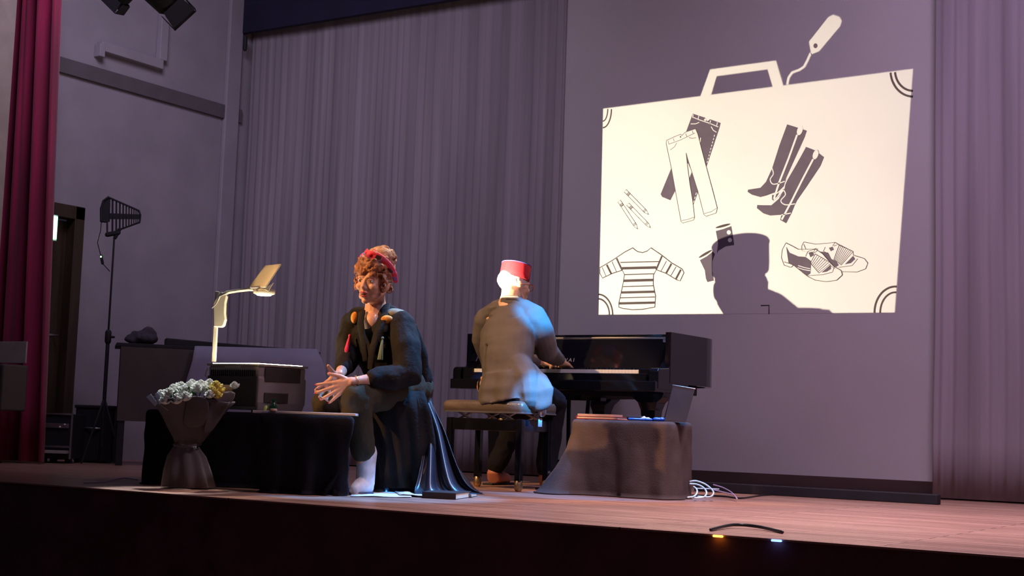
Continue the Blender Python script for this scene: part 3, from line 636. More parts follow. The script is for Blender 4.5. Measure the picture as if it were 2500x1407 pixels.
# ------------------------------------------------------------------ bouquet
bq0 = atZ(458, 1188); bq0 = (bq0-CAM)*(6.93/(bq0-CAM).dot(FW))+CAM; bq0.z = 0; BD = 6.93
bq = thing('bouquet', bq0, 'bouquet of white and yellow flowers in grey wrapping paper standing at the stage edge', 'bouquet')
def bp(px, py, dd=0): return W(px, py, BD+dd)
def cone(levels, n=72, fl=9, amp=.1, seed=0, depth=.75, jag=0):
    rows = []
    for j, (xl, xr, y, a) in enumerate(levels):
        l, r = bp(xl, y), bp(xr, y); c = (l+r)/2; rad = (r-l).length/2; row = []
        for k in range(n):
            t = 2*PI*k/n; q = 1+a*math.sin(t*fl+seed+.8*noise.noise(V((t, j*.3, seed))))+a*.6*noise.noise(V((math.cos(t)*2.5, math.sin(t)*2.5, seed+j*.15)))
            dz = jag*(noise.noise(V((math.cos(t)*1.8, math.sin(t)*1.8, seed+9)))) if j == 0 else 0
            row.append(c+RT*math.cos(t)*rad*q+FW*math.sin(t)*rad*depth*q+UP*dz)
        rows.append(row)
    return MB().grid(rows, closed=True)
build(cone([(398, 524, 1190, .08), (404, 512, 1150, .09), (412, 500, 1115, .09), (425, 484, 1092, .07), (432, 480, 1084, .05)], seed=2), 'paper_skirt', K['wrap'], bq, smooth=True, solid=.002)
up = [(372, 572, 978, .06), (384, 560, 992, .05), (398, 540, 1015, .05), (412, 520, 1045, .05), (424, 502, 1068, .05), (430, 488, 1086, .04)]
build(cone(up, seed=5, fl=5, jag=.03), 'wrapping_paper', K['wrap'], bq, smooth=True, solid=.002)
# folded front sheet and right flap
fs = MB(); fs.grid([[bp(452, 970, -.14), bp(480, 963, -.155), bp(510, 972, -.15)], [bp(450, 1000, -.13), bp(482, 1000, -.15), bp(515, 1000, -.14)], [bp(440, 1045, -.08), bp(470, 1050, -.10), bp(500, 1045, -.09)]]); build(fs, 'front_fold', K['wrap'], bq, smooth=True, solid=.002, sub=1)
fs = MB(); fs.grid([[bp(508, 978, -.13), bp(548, 950, -.06), bp(586, 955, .02)], [bp(505, 1015, -.12), bp(538, 1005, -.06), bp(565, 985, .0)], [bp(492, 1065, -.07), bp(508, 1065, -.05), bp(518, 1055, -.03)]]); build(fs, 'side_fold', K['wrap'], bq, smooth=True, solid=.002, sub=1)
fs = MB(); fs.grid([[bp(520, 940, .05), bp(570, 940, .1)], [bp(525, 985, .03), bp(560, 985, .06)]]); build(fs, 'kraft_lining', K['kraft'], bq, solid=.002)
def flower(px, py, dd, r, m, seed, name='flower'):
    c = bp(px, py, dd); rnd = random.Random(seed); mb = MB()
    ax = (UP*1.0-FW*.5+RT*rnd.uniform(-.4, .4)).normalized(); Rm = frame(ax)
    for ring_, (nr, rr, tl) in enumerate(((6, .62, .5), (5, .38, .25), (3, .15, .1))):
        for k in range(nr):
            a = 2*PI*(k+ring_*.5)/nr; o = Rm @ V((math.cos(a), math.sin(a), 0))
            mb.ell(c+o*r*rr+ax*r*(.25*ring_), (r*.42, r*.16, r*.5), frame((o*tl+ax*(1-tl)).normalized(), ax.cross(o)), 8, 6)
    mb.ell(c, r*.35, None, 8, 6)
    o = build(mb, name, m, bq, smooth=True)
    build(MB().tube([c-ax*r*.3, (c+bp(458, 1075))/2+V((0, 0, .02)), bp(458, 1080)], .0025, 6), 'stem', K['leaf'], o, smooth=True)
for i, (x, y, dd, r) in enumerate([(412, 966, -.1, .040), (434, 978, -.13, .036), (447, 960, -.10, .040), (425, 955, -.04, .036), (455, 972, -.15, .032), (463, 948, -.05, .036), (480, 952, -.08, .034), (492, 944, -.03, .034), (503, 954, -.08, .030), (512, 938, 0, .028), (404, 980, -.12, .032), (573, 944, .06, .026), (512, 966, -.13, .028), (470, 940, 0, .030), (395, 968, -.02, .034), (440, 948, 0, .034)]): flower(x, y, dd, r, K['petal'], i)
for i, (x, y, dd, r) in enumerate([(528, 946, -.08, .034), (520, 958, -.11, .032), (537, 957, -.07, .030), (531, 968, -.11, .026)]): flower(x, y, dd, r, K['yellow'], 30+i, 'yellow_flower')
lv = MB()
for i in range(16):
    c = bp(400+random.random()*120, 955+random.random()*25, -.05-random.random()*.08); ax = V((random.uniform(-1, 1), random.uniform(-1, .4), 1)).normalized(); lv.ell(c, (.010, .002, .028), frame(ax), 8, 6)
build(lv, 'leaves', K['leaf'], bq, smooth=True)
for a in ([(357, 970), (368, 962), (385, 985), (378, 992)], [(378, 962), (386, 959), (400, 984), (388, 988)]):
    build(MB().prism([bp(x, y, -.10) for x, y in a], FW*.003), 'ribbon', K['bluepaper'], bq, bevel=.001)
build(MB().tube([bp(388, 984, -.06), bp(400, 994, -.08), bp(410, 1002, -.1)], .003, 6), 'ribbon', K['paper'], bq, smooth=True)
build(MB().tube([bp(432, 1086, -.0)+FW*(-.06), bp(458, 1090, 0)-FW*.075, bp(484, 1086, 0)-FW*.06, bp(484, 1086, 0)+FW*.05, bp(432, 1086, 0)+FW*.05], .006, 8, closed=True), 'tie', K['wrap'], bq, smooth=True)

# ------------------------------------------------------------------ persons
def hand(mb, wrist, u, n, thumb, curl=(.3, .3, .3, .3), spread=.12, s=1.0, wr=.021, thumb_dir=None, nails=None):
    """u along fingers, n out of the palm, thumb = side direction"""
    u = V(u).normalized(); n = V(n); n = (n-u*n.dot(u)).normalized(); t = V(thumb); t = (t-u*t.dot(u)-n*t.dot(n)).normalized()
    kn = [wrist+u*.082*s+t*.031*s, wrist+u*.088*s+t*.011*s, wrist+u*.084*s-t*.010*s, wrist+u*.076*s-t*.029*s]
    for i, k in enumerate(kn): mb.tube([wrist+t*(.012-.008*i)*s, wrist.lerp(k, .5), k], [wr*.75*s, .0145*s, .0115*s], 10)
    mb.ell(wrist+u*.045*s+n*.006*s+t*.018*s, (.018*s, .028*s, .013*s), frame(n, t))
    ln = [(.040, .024, .018), (.045, .028, .019), (.042, .026, .018), (.032, .020, .016)]
    for i, k in enumerate(kn):
        sp = (1.5-i)*spread; dr = (u+t*sp).normalized(); p = k.copy(); pts = [k]; a = curl[i]*.7
        for q, L_ in enumerate(ln[i]):
            d = dr*math.cos(a)+n*math.sin(a); p = p+d*L_*s; pts.append(p); a += curl[i]
        mb.tube(pts, [.0098*s, .0088*s, .0080*s, .0066*s], 10)
        if nails is not None: nails.append(MB().ell(p-n*.004*s, (.0045*s, .0065*s, .0025*s), frame(-n, t), 8, 6))
    td = V(thumb_dir).normalized() if thumb_dir is not None else (u*.65+t*.7+n*.25).normalized()
    b = wrist+u*.018*s+t*.018*s+n*.004*s
    p1 = b+(td*.8+t*.3).normalized()*.036*s; p2 = p1+td*.032*s; p3 = p2+(td+n*.1).normalized()*.024*s
    mb.tube([b, p1, p2, p3], [.0145*s, .0125*s, .0105*s, .0085*s], 10)
    if nails is not None: nails.append(MB().ell(p3+UP*.004, (.006*s, .006*s, .004*s), None, 8, 6))
    return mb
def head(mb, M, s=1.0):
    """M: 3x3 head frame (x = right of the viewer facing the face .. , y forward, z up) with origin c"""
    c, R = M
    P = lambda x, y, z: c+R @ V((x*s, y*s, z*s))
    E = lambda x, y, z, a, b, d: mb.ell(P(x, y, z), (a*s, b*s, d*s), R, 20, 14)
    E(0, -.014, .038, .074, .092, .078); E(0, .028, -.015, .060, .058, .080); E(0, .030, -.068, .046, .048, .036); E(0, .064, -.094, .020, .018, .016)
    mb.tube([P(0, .080, .014), P(0, .088, -.008), P(0, .098, -.027)], [.0075*s, .0080*s, .0105*s], 10)
    for q in (-1, 1):
        E(q*.009, .090, -.032, .008, .009, .007); E(q*.036, .060, -.024, .024, .024, .022); E(q*.076, -.010, -.008, .009, .018, .030)
        mb.tube([P(q*.012, .083, .022), P(q*.028, .082, .026), P(q*.046, .068, .020)], [.008*s, .008*s, .006*s], 8)
        E(q*.030, .066, .003, .017, .014, .011); mb.tube([P(q*.045, .03, -.075), P(q*.060, .0, -.045), P(q*.064, -.005, -.02)], [.014*s, .015*s, .014*s], 8)
    mb.tube([P(-.020, .080, -.055), P(0, .090, -.052), P(.020, .080, -.055)], [.006*s, .009*s, .006*s], 8)
    mb.tube([P(-.017, .079, -.071), P(0, .087, -.072), P(.017, .079, -.071)], [.006*s, .009*s, .006*s], 8)
    return P
def hframe(fwd, up):
    f = V(fwd).normalized(); u = V(up); u = (u-f*u.dot(f)).normalized(); x = f.cross(u); return Matrix((x, f, u)).transposed()
cl = lambda lat, dep, up=0: RT*lat+FW*dep+UP*up     # direction in viewing terms

# ---- the singer
wr = thing('person', (W(980, 1195, 7.2).x, W(980, 1195, 7.2).y, 0), 'person with curly auburn hair and red headscarf, in black, seated with clasped hands', 'person')
hC = W(912, 690, 7.10); HR = hframe(cl(-.44, -.90, -.05), cl(.09, .02, 1)); 
B = MB(); P = head(B, (hC, HR), 1.0)
neckb = W(918, 764, 7.17); B.tube([P(0, -.015, -.05), hC.lerp(neckb, .6)+FW*.02, neckb+UP*-.01], [.050, .050, .062], 14)
sL, sR = W(978, 792, 7.06), W(864, 792, 7.30); pel = W(985, 938, 7.28); chest = W(925, 835, 7.19)
B.tube([neckb-UP*.02, W(922, 800, 7.17), chest, W(950, 885, 7.24), pel], [.07, .105, .125, .115, .13], 16, flat=.72, side=(sL-sR))
B.ell(W(908, 790, 7.12), (.045, .04, .055)); B.tube([sR, W(922, 778, 7.18), sL], [.052, .05, .052], 12)
eL, wL_ = W(992, 917, 6.96), W(860, 934, 6.83); eR, wR_ = W(846, 884, 7.12), W(829, 915, 6.93)
B.tube([sL, eL], [.052, .042], 12); B.tube([eL, eL.lerp(wL_, .5), wL_], [.042, .036, .0235], 12)
B.tube([sR, eR], [.05, .04], 12); B.tube([eR, wR_], [.038, .024], 12)
NL = []
hand(B, wL_, cl(-.93, -.10, -.42), cl(-.2, .95, -.1), cl(-.35, -.1, 1), curl=(.12, .16, .22, .28), spread=.20, s=1.02, thumb_dir=cl(-1, -.15, .22), nails=NL)
hand(B, wR_, cl(-.52, -.45, -.85), cl(.35, -.9, .0), cl(-.85, -.1, .55), curl=(.22, .26, .3, .34), spread=.22, s=.98, thumb_dir=cl(-.2, -.75, .35))
kL, aL = W(866, 972, 6.86), W(893, 1148, 6.93); kR, aR = W(800, 985, 7.02), W(803, 1150, 7.12)
hL, hR_ = W(990, 945, 7.15), W(955, 950, 7.38)
for h_, k_, a_ in ((hL, kL, aL), (hR_, kR, aR)):
    B.tube([h_, k_], [.082, .058], 14); B.tube([k_, k_.lerp(a_, .4), a_], [.056, .052, .036], 14)
fL = W(868, 1186, 6.86); fR = W(782, 1178, 7.05)
B.tube([aL, W(893, 1174, 6.92), W(884, 1180, 6.90)], [.032, .026, .018], 12); B.tube([aR, W(804, 1168, 7.1), W(796, 1172, 7.08)], [.032, .026, .018], 12)
fuse(B, 'body', K['skin'], wr, voxel=.0045, it=3)
for nl in NL: build(nl, 'fingernail', K['pink'], wr, smooth=True)
lp = MB(); lp.tube([P(-.019, .086, -.058), P(-.008, .094, -.053), P(0, .095, -.055), P(.008, .094, -.053), P(.019, .086, -.058)], [.003, .005, .0045, .005, .003], 8)
lp.tube([P(-.018, .084, -.069), P(0, .093, -.074), P(.018, .084, -.069)], [.003, .0055, .003], 8)
build(lp, 'lips', K['lips'], wr, smooth=True)
build(MB().ell(P(0, .086, -.064), (.014, .008, .006), HR), 'open_mouth', K['eye'], wr, smooth=True)
for q in (-1, 1):
    e = build(MB().ell(P(q*.030, .0745, .003), (.0135, .008, .0075), HR), 'eye', K['eyew'], wr, smooth=True)
    build(MB().ell(P(q*.030, .081, .003), (.0058, .003, .0058), HR), 'iris', K['eye'], e, smooth=True)
    build(MB().tube([P(q*.014, .086, .024), P(q*.030, .086, .030), P(q*.048, .072, .024)], [.002, .0035, .002], 8), 'eyebrow', K['hair'], wr, smooth=True)
    build(MB().tube([P(q*.016, .080, .010), P(q*.030, .084, .013), P(q*.044, .074, .008)], [.002, .003, .002], 8), 'upper_eyelid', K['skin'], wr, smooth=True)
# hair: scalp mass with curls
def curl_mass(pts, r, seed, R_=None):
    rnd = random.Random(seed); mb = MB()
    for c in pts:
        ax = V((rnd.uniform(-1, 1), rnd.uniform(-1, 1), rnd.uniform(-1, 1))).normalized(); Rm = frame(ax); rr = r*rnd.uniform(.7, 1.25); turns = rnd.uniform(1.2, 2.2); n = int(12*turns)
        mb.tube([c+Rm @ V((rr*math.cos(2*PI*turns*k/n), rr*math.sin(2*PI*turns*k/n), rr*.5*(k/n-.5))) for k in range(n+1)], [.0024+.0045*math.sin(PI*(k+.3)/(n+.6)) for k in range(n+1)], 6)
    return mb
H = MB()
H.ell(P(0, -.026, .050), (.081, .094, .080), HR, 24, 16); H.tube([P(-.062, -.05, -.02), P(0, -.085, -.01), P(.062, -.05, -.02)], [.022, .03, .022], 10)
H.tube([P(-.060, .048, .082), P(-.02, .074, .088), P(.02, .074, .088), P(.060, .048, .082)], [.018, .020, .020, .018], 10)
hp = []; rnd = random.Random(3)
for k in range(80):
    a = rnd.uniform(-1.25, 1.25); hgt = rnd.uniform(.040, .108); rad = .078
    hp.append(P(math.sin(a)*.073, math.cos(a)*rad*1.04-.004, hgt if abs(a) < .9 else hgt-.02))
for k in range(30):
    a = rnd.choice((-1, 1)); hp.append(P(a*rnd.uniform(.068, .082), rnd.uniform(-.03, .045), rnd.uniform(-.035, .07)))
H2 = curl_mass(hp, .013, 5); H.v = H.v; o_ = len(H.v); H.v += H2.v; H.f += [[i+o_ for i in f] for f in H2.f]
fuse(H, 'hair', K['hair'], wr, voxel=.0035, it=1)
bn = MB(); bn.ell(P(0, -.050, .135), (.066, .060, .052), HR, 20, 14); bn.ell(P(.01, -.090, .080), (.070, .052, .068), HR, 20, 14)
bpn = [P(0, -.062, .115)+HR @ (V((rnd.gauss(0, 1), rnd.gauss(0, 1), rnd.gauss(0, 1))).normalized()*.062) for _ in range(90)]
H2 = curl_mass(bpn, .014, 8); o_ = len(bn.v); bn.v += H2.v; bn.f += [[i+o_ for i in f] for f in H2.f]
fuse(bn, 'hair_bun', K['hairblond'], wr, voxel=.0035, it=1)
# loose strands
ls_ = MB()
for k in range(26):
    a = rnd.uniform(-2, 2); c = P(math.sin(a)*.078, math.cos(a)*.07, rnd.uniform(-.03, .10)); d = HR @ V((math.sin(a), math.cos(a)*.6, rnd.uniform(-.8, .3)))
    ls_.tube([c, c+d*.012+V((0, 0, .004)), c+d*.022+V((rnd.uniform(-.008, .008), 0, -.004)), c+d*.026+V((0, 0, -.016))], [.0018, .0016, .0012, .0008], 5)
build(ls_, 'loose_curls', K['hair'], wr, smooth=True)
# headscarf: band over the crown with a knot
sc = MB(); ring_ = []
for k in range(25):
    a = -PI*.62+PI*1.24*k/24   # from one ear over the top to the other
    ring_.append(P(math.sin(a)*.088, .028*math.cos(a)+.012-.055*(1-math.cos(a)), .046+math.cos(a)*.085))
sc.tube(ring_, [.007+.007*math.sin(PI*k/24) for k in range(25)], 10, flat=2.0, side=(ring_[0]-ring_[24]).cross(V((0, 0, 1))) if False else None)
scf = fuse(sc, 'headscarf', K['scarf'], wr, voxel=.004, it=2, disp=lambda p, n: .003*noise.noise(p*45))
kn = MB(); kc = P(.0, .048, .138); kn.ell(kc, (.018, .014, .014), HR)
for q in (-1, 1): kn.tube([kc, kc+HR @ V((q*.022, .002, .012)), kc+HR @ V((q*.040, -.002, -.002))], [.008, .015, .008], 10, flat=.6)
build(kn, 'scarf_knot', K['scarf'], scf, smooth=True)
build(MB().tube([P(.052, .03, -.02), P(.050, .062, -.045), P(.034, .082, -.056)], [.0018, .0016, .003], 6), 'headset_microphone', K['black'], wr, smooth=True)
# black top, with sleeves
def folds(s, amp, sx=(1, 1, 1), seed=0):
    return lambda p, n: amp*noise.noise(V((p.x*sx[0], p.y*sx[1], p.z*sx[2]))*s+V((seed, seed, 0))) + amp*.5*noise.noise(V((p.x*sx[0], p.y*sx[1], p.z*sx[2]))*s*2.3)
C_ = MB(); sd = (sL-sR)
C_.tube([W(921, 784, 7.18), W(922, 806, 7.17), W(925, 840, 7.19), W(945, 880, 7.22), W(968, 920, 7.27), W(980, 960, 7.30)], [.105, .150, .158, .150, .158, .165], 20, flat=[.62, .70, .78, .82, .88, .88], side=sd)
C_.tube([W(858, 790, 7.30), W(885, 775, 7.23), W(922, 770, 7.20), W(958, 775, 7.12), W(984, 792, 7.05)], [.058, .056, .056, .056, .060], 12)
C_.tube([sL, W(992, 850, 7.0), eL, W(960, 924, 6.93), W(918, 925, 6.885)], [.066, .074, .074, .066, .050], 14)
C_.tube([sR, W(847, 835, 7.22), eR, W(838, 903, 7.02)], [.06, .062, .058, .042], 14)
C_.tube([W(1005, 800, 7.1), W(1014, 850, 7.15), W(1022, 920, 7.25), W(1015, 965, 7.3)], [.03, .05, .07, .07], 12)
fuse(C_, 'black_top', K['coat'], wr, voxel=.008, it=4, disp=folds(13, .011, (1, 1, .45), 3))
# lapels / scarf ends
for pts, rr in (([W(884, 762, 7.13), W(880, 790, 7.08), W(886, 830, 7.03), W(893, 880, 7.03)], .022), ([W(944, 745, 7.12), W(938, 775, 7.04), W(920, 812, 7.0), W(908, 860, 6.99), W(905, 900, 7.0)], .024)):
    build(MB().tube(pts, [rr]*len(pts), 10, flat=.35, side=sd), 'lapel', K['coat'], wr, smooth=True)
for c, a, nm_ in ((W(866, 776, 7.195), (.020, .016, .030), 0), (W(945, 780, 7.03), (.030, .016, .020), 1)): build(MB().ell(c, a, pR), 'orange_print', K['orange'], wr, smooth=True)
for c, a in ((W(860, 792, 7.225), (.022, .02, .05)), (W(937, 797, 7.045), (.03, .016, .03)), (W(965, 768, 7.09), (.06, .05, .03))): build(MB().ell(c, a, pR), 'grey_print', K['tealprint'], wr, smooth=True)
def tassel(top, bot, m, r=.011):
    mb = MB(); top, bot = V(top), V(bot); d = bot-top
    mb.ell(top, r*.7)
    for k in range(9):
        a = 2*PI*k/9; o = pR @ V((math.cos(a), math.sin(a), 0)); mb.tube([top, top+d*.4+o*r*.45, bot+o*r], [.004, .004, .0035], 6)
    build(mb, 'tassel', m, wr, smooth=True)
tassel(W(854, 820, 7.13), W(843, 868, 7.08), K['pink']); tassel(W(934, 826, 6.99), W(928, 878, 6.97), K['green']); tassel(W(1010, 818, 7.03), W(1014, 868, 7.02), K['pink'], .014)
# trousers
T = MB()
for h_, k_, a_ in ((hL, kL, aL), (hR_, kR, aR)):
    T.tube([h_, h_.lerp(k_, .5), k_], [.105, .096, .080], 16); T.tube([k_, k_.lerp(a_, .35), k_.lerp(a_, .74)], [.078, .070, .060], 16)
T.ell(pel-UP*.02, (.16, .14, .10), pR)
fuse(T, 'trousers', K['trousers'], wr, voxel=.008, it=4, disp=folds(16, .006, (1, 1, .7), 8))
# long black skirt panel hanging to the floor
sk = MB(); rows = []
for j, (xl, xr, y) in enumerate(((905, 1035, 955), (905, 1052, 1010), (912, 1062, 1070), (922, 1066, 1130), (930, 1062, 1192))):
    d0 = 6.98+.01*j; rows.append([W(xl+(xr-xl)*k/30, y, d0+.16*abs(k/30-.35)**1.3+(.003+.003*j)*math.sin(k*.8+j*.2)+.01*j) for k in range(31)])
build(MB().grid(rows), 'long_skirt', K['coat'], wr, smooth=True, solid=.006)
# boots
for a_, f_, m_, nm_, dd in ((aL, fL, K['boot'], 'white_boot', 0), (aR, fR, K['bluesuede'], 'blue_boot', .0)):  # second boot coloured dark blue for its shade and the blue light
    b_ = MB(); top = a_+UP*.085; hl = V((a_.x, a_.y, .03))
    b_.tube([top, a_+UP*.02, hl+UP*.02], [.052, .047, .046], 16); b_.tube([hl+UP*.005, hl.lerp(V((f_.x, f_.y, .03)), .6)+UP*.008, V((f_.x, f_.y, .026))], [.044, .040, .030], 14)
    bt_ = fuse(b_, nm_, m_, wr, voxel=.005, it=3)
    d = V((f_.x-hl.x, f_.y-hl.y, 0)).normalized()
    build(MB().tube([V((hl.x, hl.y, .008))-d*.01, V((f_.x, f_.y, .008))], [.046, .034], 14, flat=.2, side=d.cross(UP)), 'sole', K['sole'], bt_, smooth=True)
# bracelet
bc = eL.lerp(wL_, .93); ax = (wL_-eL).normalized(); fr_ = frame(ax)
build(MB().tube([bc+fr_ @ V((math.cos(2*PI*k/20)*.029, math.sin(2*PI*k/20)*.029, 0)) for k in range(20)], .0022, 6, closed=True), 'bracelet', K['brass'], wr, smooth=True)

# stool cover: dark satin cloth falling to the right
sc4 = [g(935, 7.20), g(1035, 7.22), g(1050, 7.52), g(950, 7.54)]
drape('stool_cover', sc4, .455, K['satin'], 'dark satin cloth draped over the stool and trailing on the floor behind the singer', 'cloth cover', flare=.05, amp=.035, folds=8, seed=12, tails=((.36, .22, .07), (.18, .04, .05)))
cst = sum((V((*p, 0)) for p in sc4), V())/4
stl = thing('stool', (cst.x, cst.y, 0), 'low stool hidden under the dark satin cloth, beneath the singer', 'stool')
build(MB().box((cst.x, cst.y, .43), (.2, .2, .03), pR), 'seat', K['black'], stl, bevel=.006)
for q in ((-1, -1), (1, -1), (1, 1), (-1, 1)): build(MB().tube([cst+pR @ V((q[0]*.08, q[1]*.08, 0)), cst+pR @ V((q[0]*.07, q[1]*.07, .42))], .012, 8, round_=False), 'leg', K['black'], stl, smooth=True)
# shawl lit blue behind the hips
sh_ = MB()
for j, pts in enumerate(([(1030, 915), (1048, 925), (1052, 955)], [(1030, 935), (1050, 945), (1048, 985)], [(1035, 965), (1046, 985), (1044, 1000)])): sh_.tube([W(x, y, 7.28+.02*k) for k, (x, y) in enumerate(pts)], [.018, .024, .014], 10)
fuse(sh_, 'blue_sash', K['satin'], wr, voxel=.006, it=3)
# end of the cloth falling from the stool in deep folds and fanning over the floor
rows = []
LV = [(1030, 1050, 975, 7.26, .002), (1036, 1066, 1010, 7.22, .006), (1040, 1082, 1042, 7.18, .014), (1037, 1094, 1075, 7.14, .022), (1031, 1107, 1115, 7.09, .030), (1024, 1122, 1152, 7.04, .036), (1016, 1138, 1184, 7.0, .036), (1010, 1160, 1200, 6.97, .022), (1012, 1186, 1208, 6.93, .006)]
for xl, xr, y, d, am in LV:
    row = []
    for k in range(61):
        t = k/60; f = math.sin(t*PI*5.0+.5); f = math.copysign(abs(f)**.7, f)
        p = W(xl+(xr-xl)*t, y, d+am*f+.05*(t-.5)); p.z = max(p.z, .008); row.append(p)
    rows.append(row)
tag(build(MB().grid(rows), 'folded_cloth', K['satin'], smooth=True, solid=.004, sub=1), 'blue-lit folds of dark satin spilling behind the book on the floor', 'cloth')

# papers and book on the floor
def fq(pts, z=0): return [atZ(x, y, z) for x, y in pts]
def sheet(pts, z, m, label, name='paper_sheet', cat='paper', th=.002, wave=.006):
    q = fq(pts, 0); rows = []
    for j in range(7):
        a = q[0].lerp(q[3], j/6); b = q[1].lerp(q[2], j/6)
        rows.append([a.lerp(b, k/8)+UP*(z+wave*abs(noise.noise(V((k*.5, j*.6, z*100))))) for k in range(9)])
    return tag(build(MB().grid(rows), name, m, smooth=True, solid=th), label, cat)
sheet([(745, 1205), (850, 1212), (842, 1198), (752, 1196)], .003, K['paper'], 'leftmost white sheet of paper lying on the stage floor')
sheet([(790, 1203), (870, 1209), (838, 1189), (800, 1192)], .012, K['paper'], 'curled sheet with faint pencil notes on top of the leftmost paper', wave=.03)
sheet([(855, 1214), (1005, 1216), (985, 1192), (868, 1196)], .003, K['paper'], 'wide white sheet under the toe of the white boot')
sheet([(975, 1213), (1040, 1216), (1015, 1198), (950, 1196)], .008, K['cream'], 'dull paper sheet beside the flat book on the floor', wave=.012)
bx = MB(); q = fq([(1030, 1217), (1112, 1221), (1165, 1213), (1085, 1204)]); bx.prism(q, (0, 0, .022))
bk = thing('book', q[0], 'thick flat book with blue-lit cover lying at the stage edge', 'book')
build(MB().prism([sum(q, V())/4+(p-sum(q, V())/4)*.97+UP*.003 for p in q], (0, 0, .024)), 'pages', K['cream'], bk)
build(MB().prism([p for p in q], (0, 0, .003)).prism([p+UP*.027 for p in q], (0, 0, .003)).prism([q[0], q[1], q[1]+(q[2]-q[1])*.02, q[0]+(q[3]-q[0])*.02], (0, 0, .03)), 'cover', K['bookbrown'], bk, bevel=.0015)
tag(build(MB().box(atZ(892, 1196)+UP*.012, (.035, .02, .008), pR), 'eraser', K['redcover'], bevel=.002), 'tiny red and white block on the paper by the white boot', 'eraser')

# ---- the pianist
mn = thing('person', (W(1245, 1190, 8.0).x, W(1245, 1190, 8.0).y, 0), 'person in red hat and taupe jacket seated at the piano, seen from behind', 'person')
hC2 = W(1256, 690, 8.32); F2 = cl(.52, .84, -.12).normalized(); F2 = (V((0, 1, 0))*.72+RT*.55-UP*.10).normalized(); HR2 = hframe(F2, cl(0.02, .06, 1))
B = MB(); P2 = head(B, (hC2-UP*.02, HR2), .98)
nb = W(1240, 752, 8.12); B.tube([P2(0, -.02, -.04), hC2.lerp(nb, .6), nb], [.056, .056, .065], 14)
s2L, s2R = W(1187, 782, 8.28), W(1306, 778, 8.02); ch2 = W(1240, 830, 8.06); pl2 = W(1236, 955, 8.0)
pl2.z = .565
sd2 = s2R-s2L
B.tube([nb-UP*.01, W(1243, 790, 8.12), ch2, W(1238, 895, 7.99), pl2], [.08, .125, .145, .135, .15], 16, flat=.7, side=sd2)
B.tube([s2L, W(1245, 770, 8.14), s2R], .055, 12)
KEYZ = .695; KY = 7.33
hrW = V((atY(1366, 890, 7.30).x, 7.30, KEYZ+.055)); hlW = V((atY(1318, 893, 7.32).x, 7.32, KEYZ+.05))
e2R = W(1336, 858, 8.10); e2L = W(1195, 880, 8.4)
for s_, e_, w_2 in ((s2R, e2R, hrW), (s2L, e2L, hlW)):
    B.tube([s_, e_], [.055, .044], 12); B.tube([e_, e_.lerp(w_2, .5), w_2], [.043, .037, .025], 12)
hand(B, hrW, V((-.1, 1, -.32)), V((0, -.3, -1)), V((-1, 0, 0)), curl=(.42, .4, .38, .36), spread=.2)
hand(B, hlW, V((.15, 1, -.3)), V((0, -.3, -1)), V((1, 0, 0)), curl=(.42, .4, .38, .36), spread=.2)
h2R, h2L = W(1278, 955, 7.92), W(1200, 955, 8.12); h2R.z = h2L.z = .565
k2R, a2R = W(1352, 985, 8.22), W(1332, 1168, 8.22); k2L, a2L = W(1275, 1000, 8.55), W(1206, 1150, 8.60)
a2R.z = .09; a2L.z = .09
for h_, k_, a_ in ((h2R, k2R, a2R), (h2L, k2L, a2L)):
    B.tube([h_, k_], [.088, .060], 14); B.tube([k_, k_.lerp(a_, .4), a_], [.058, .055, .036], 14)
for a_, dv in ((a2R, V((.1, 1, 0))), (a2L, V((-.05, 1, 0)))):
    B.tube([a_, V((a_.x, a_.y, .045)), V((a_.x, a_.y, .035))+dv*.14], [.034, .034, .024], 12)
fuse(B, 'body', K['skin2'], mn, voxel=.0048, it=3)
# close-cropped grey hair at the sides
gh = MB(); gh.ell(P2(0, -.018, .028), (.0765, .0935, .070), HR2, 24, 14)
fuse(gh, 'hair', K['greyhair'], mn, voxel=.005, it=1, disp=folds(60, .0015))
# hat
hb = P2(0, -.006, .040); hax = (HR2 @ V((0, .10, 1))).normalized()
ht = MB(); ht.lathe([(.082, 0), (.086, .002), (.0875, .03), (.0875, .080), (.084, .090), (.076, .092), (.02, .094), (.003, .094)], hb, frame(hax), 40)
hat = build(ht, 'red_hat', K['fez'], mn, smooth=True, bevel=.0)
for p in hat.data.polygons: p.use_smooth = len(p.vertices) < 5
build(MB().tube([hb+frame(hax) @ V((math.cos(2*PI*k/40)*.0865, math.sin(2*PI*k/40)*.0865, .088)) for k in range(40)], .003, 8, closed=True), 'hat_piping', K['fezblue'], hat, smooth=True)
ra = [math.radians(a) for a in range(-25, 30, 6)]; base = math.atan2((frame(hax).transposed() @ (RT+FW*.5)).y, (frame(hax).transposed() @ (RT+FW*.5)).x)
build(MB().grid([[hb+frame(hax) @ V((math.cos(base+a)*.0890, math.sin(base+a)*.0890, z)) for a in ra] for z in (.004, .04, .086)]), 'violet_side_panel', K['fezblue'], hat, smooth=True, solid=.001)  # blue light on the hat's right side, painted as a violet patch
# glasses
gl = MB()
for q in (-1, 1):
    gl.tube([P2(q*.033+.024*math.cos(2*PI*k/20), .098, .0+.02*math.sin(2*PI*k/20)) for k in range(20)], .0022, 6, closed=True)
    gl.tube([P2(q*.058, .096, .004), P2(q*.080, .05, .006), P2(q*.084, -.005, .004), P2(q*.082, -.02, -.012)], .002, 6)
gl.tube([P2(-.010, .1, .004), P2(.010, .1, .004)], .002, 6)
build(gl, 'glasses', K['glasses'], mn, smooth=True)
# white shirt collar
0 and build(MB().tube([nb+frame((hC2-nb).normalized()) @ V((math.cos(2*PI*k/28)*.066, math.sin(2*PI*k/28)*.066, .012)) for k in range(28)], .007, 8, closed=True), 'shirt_collar', K['jacket'], mn, smooth=True)
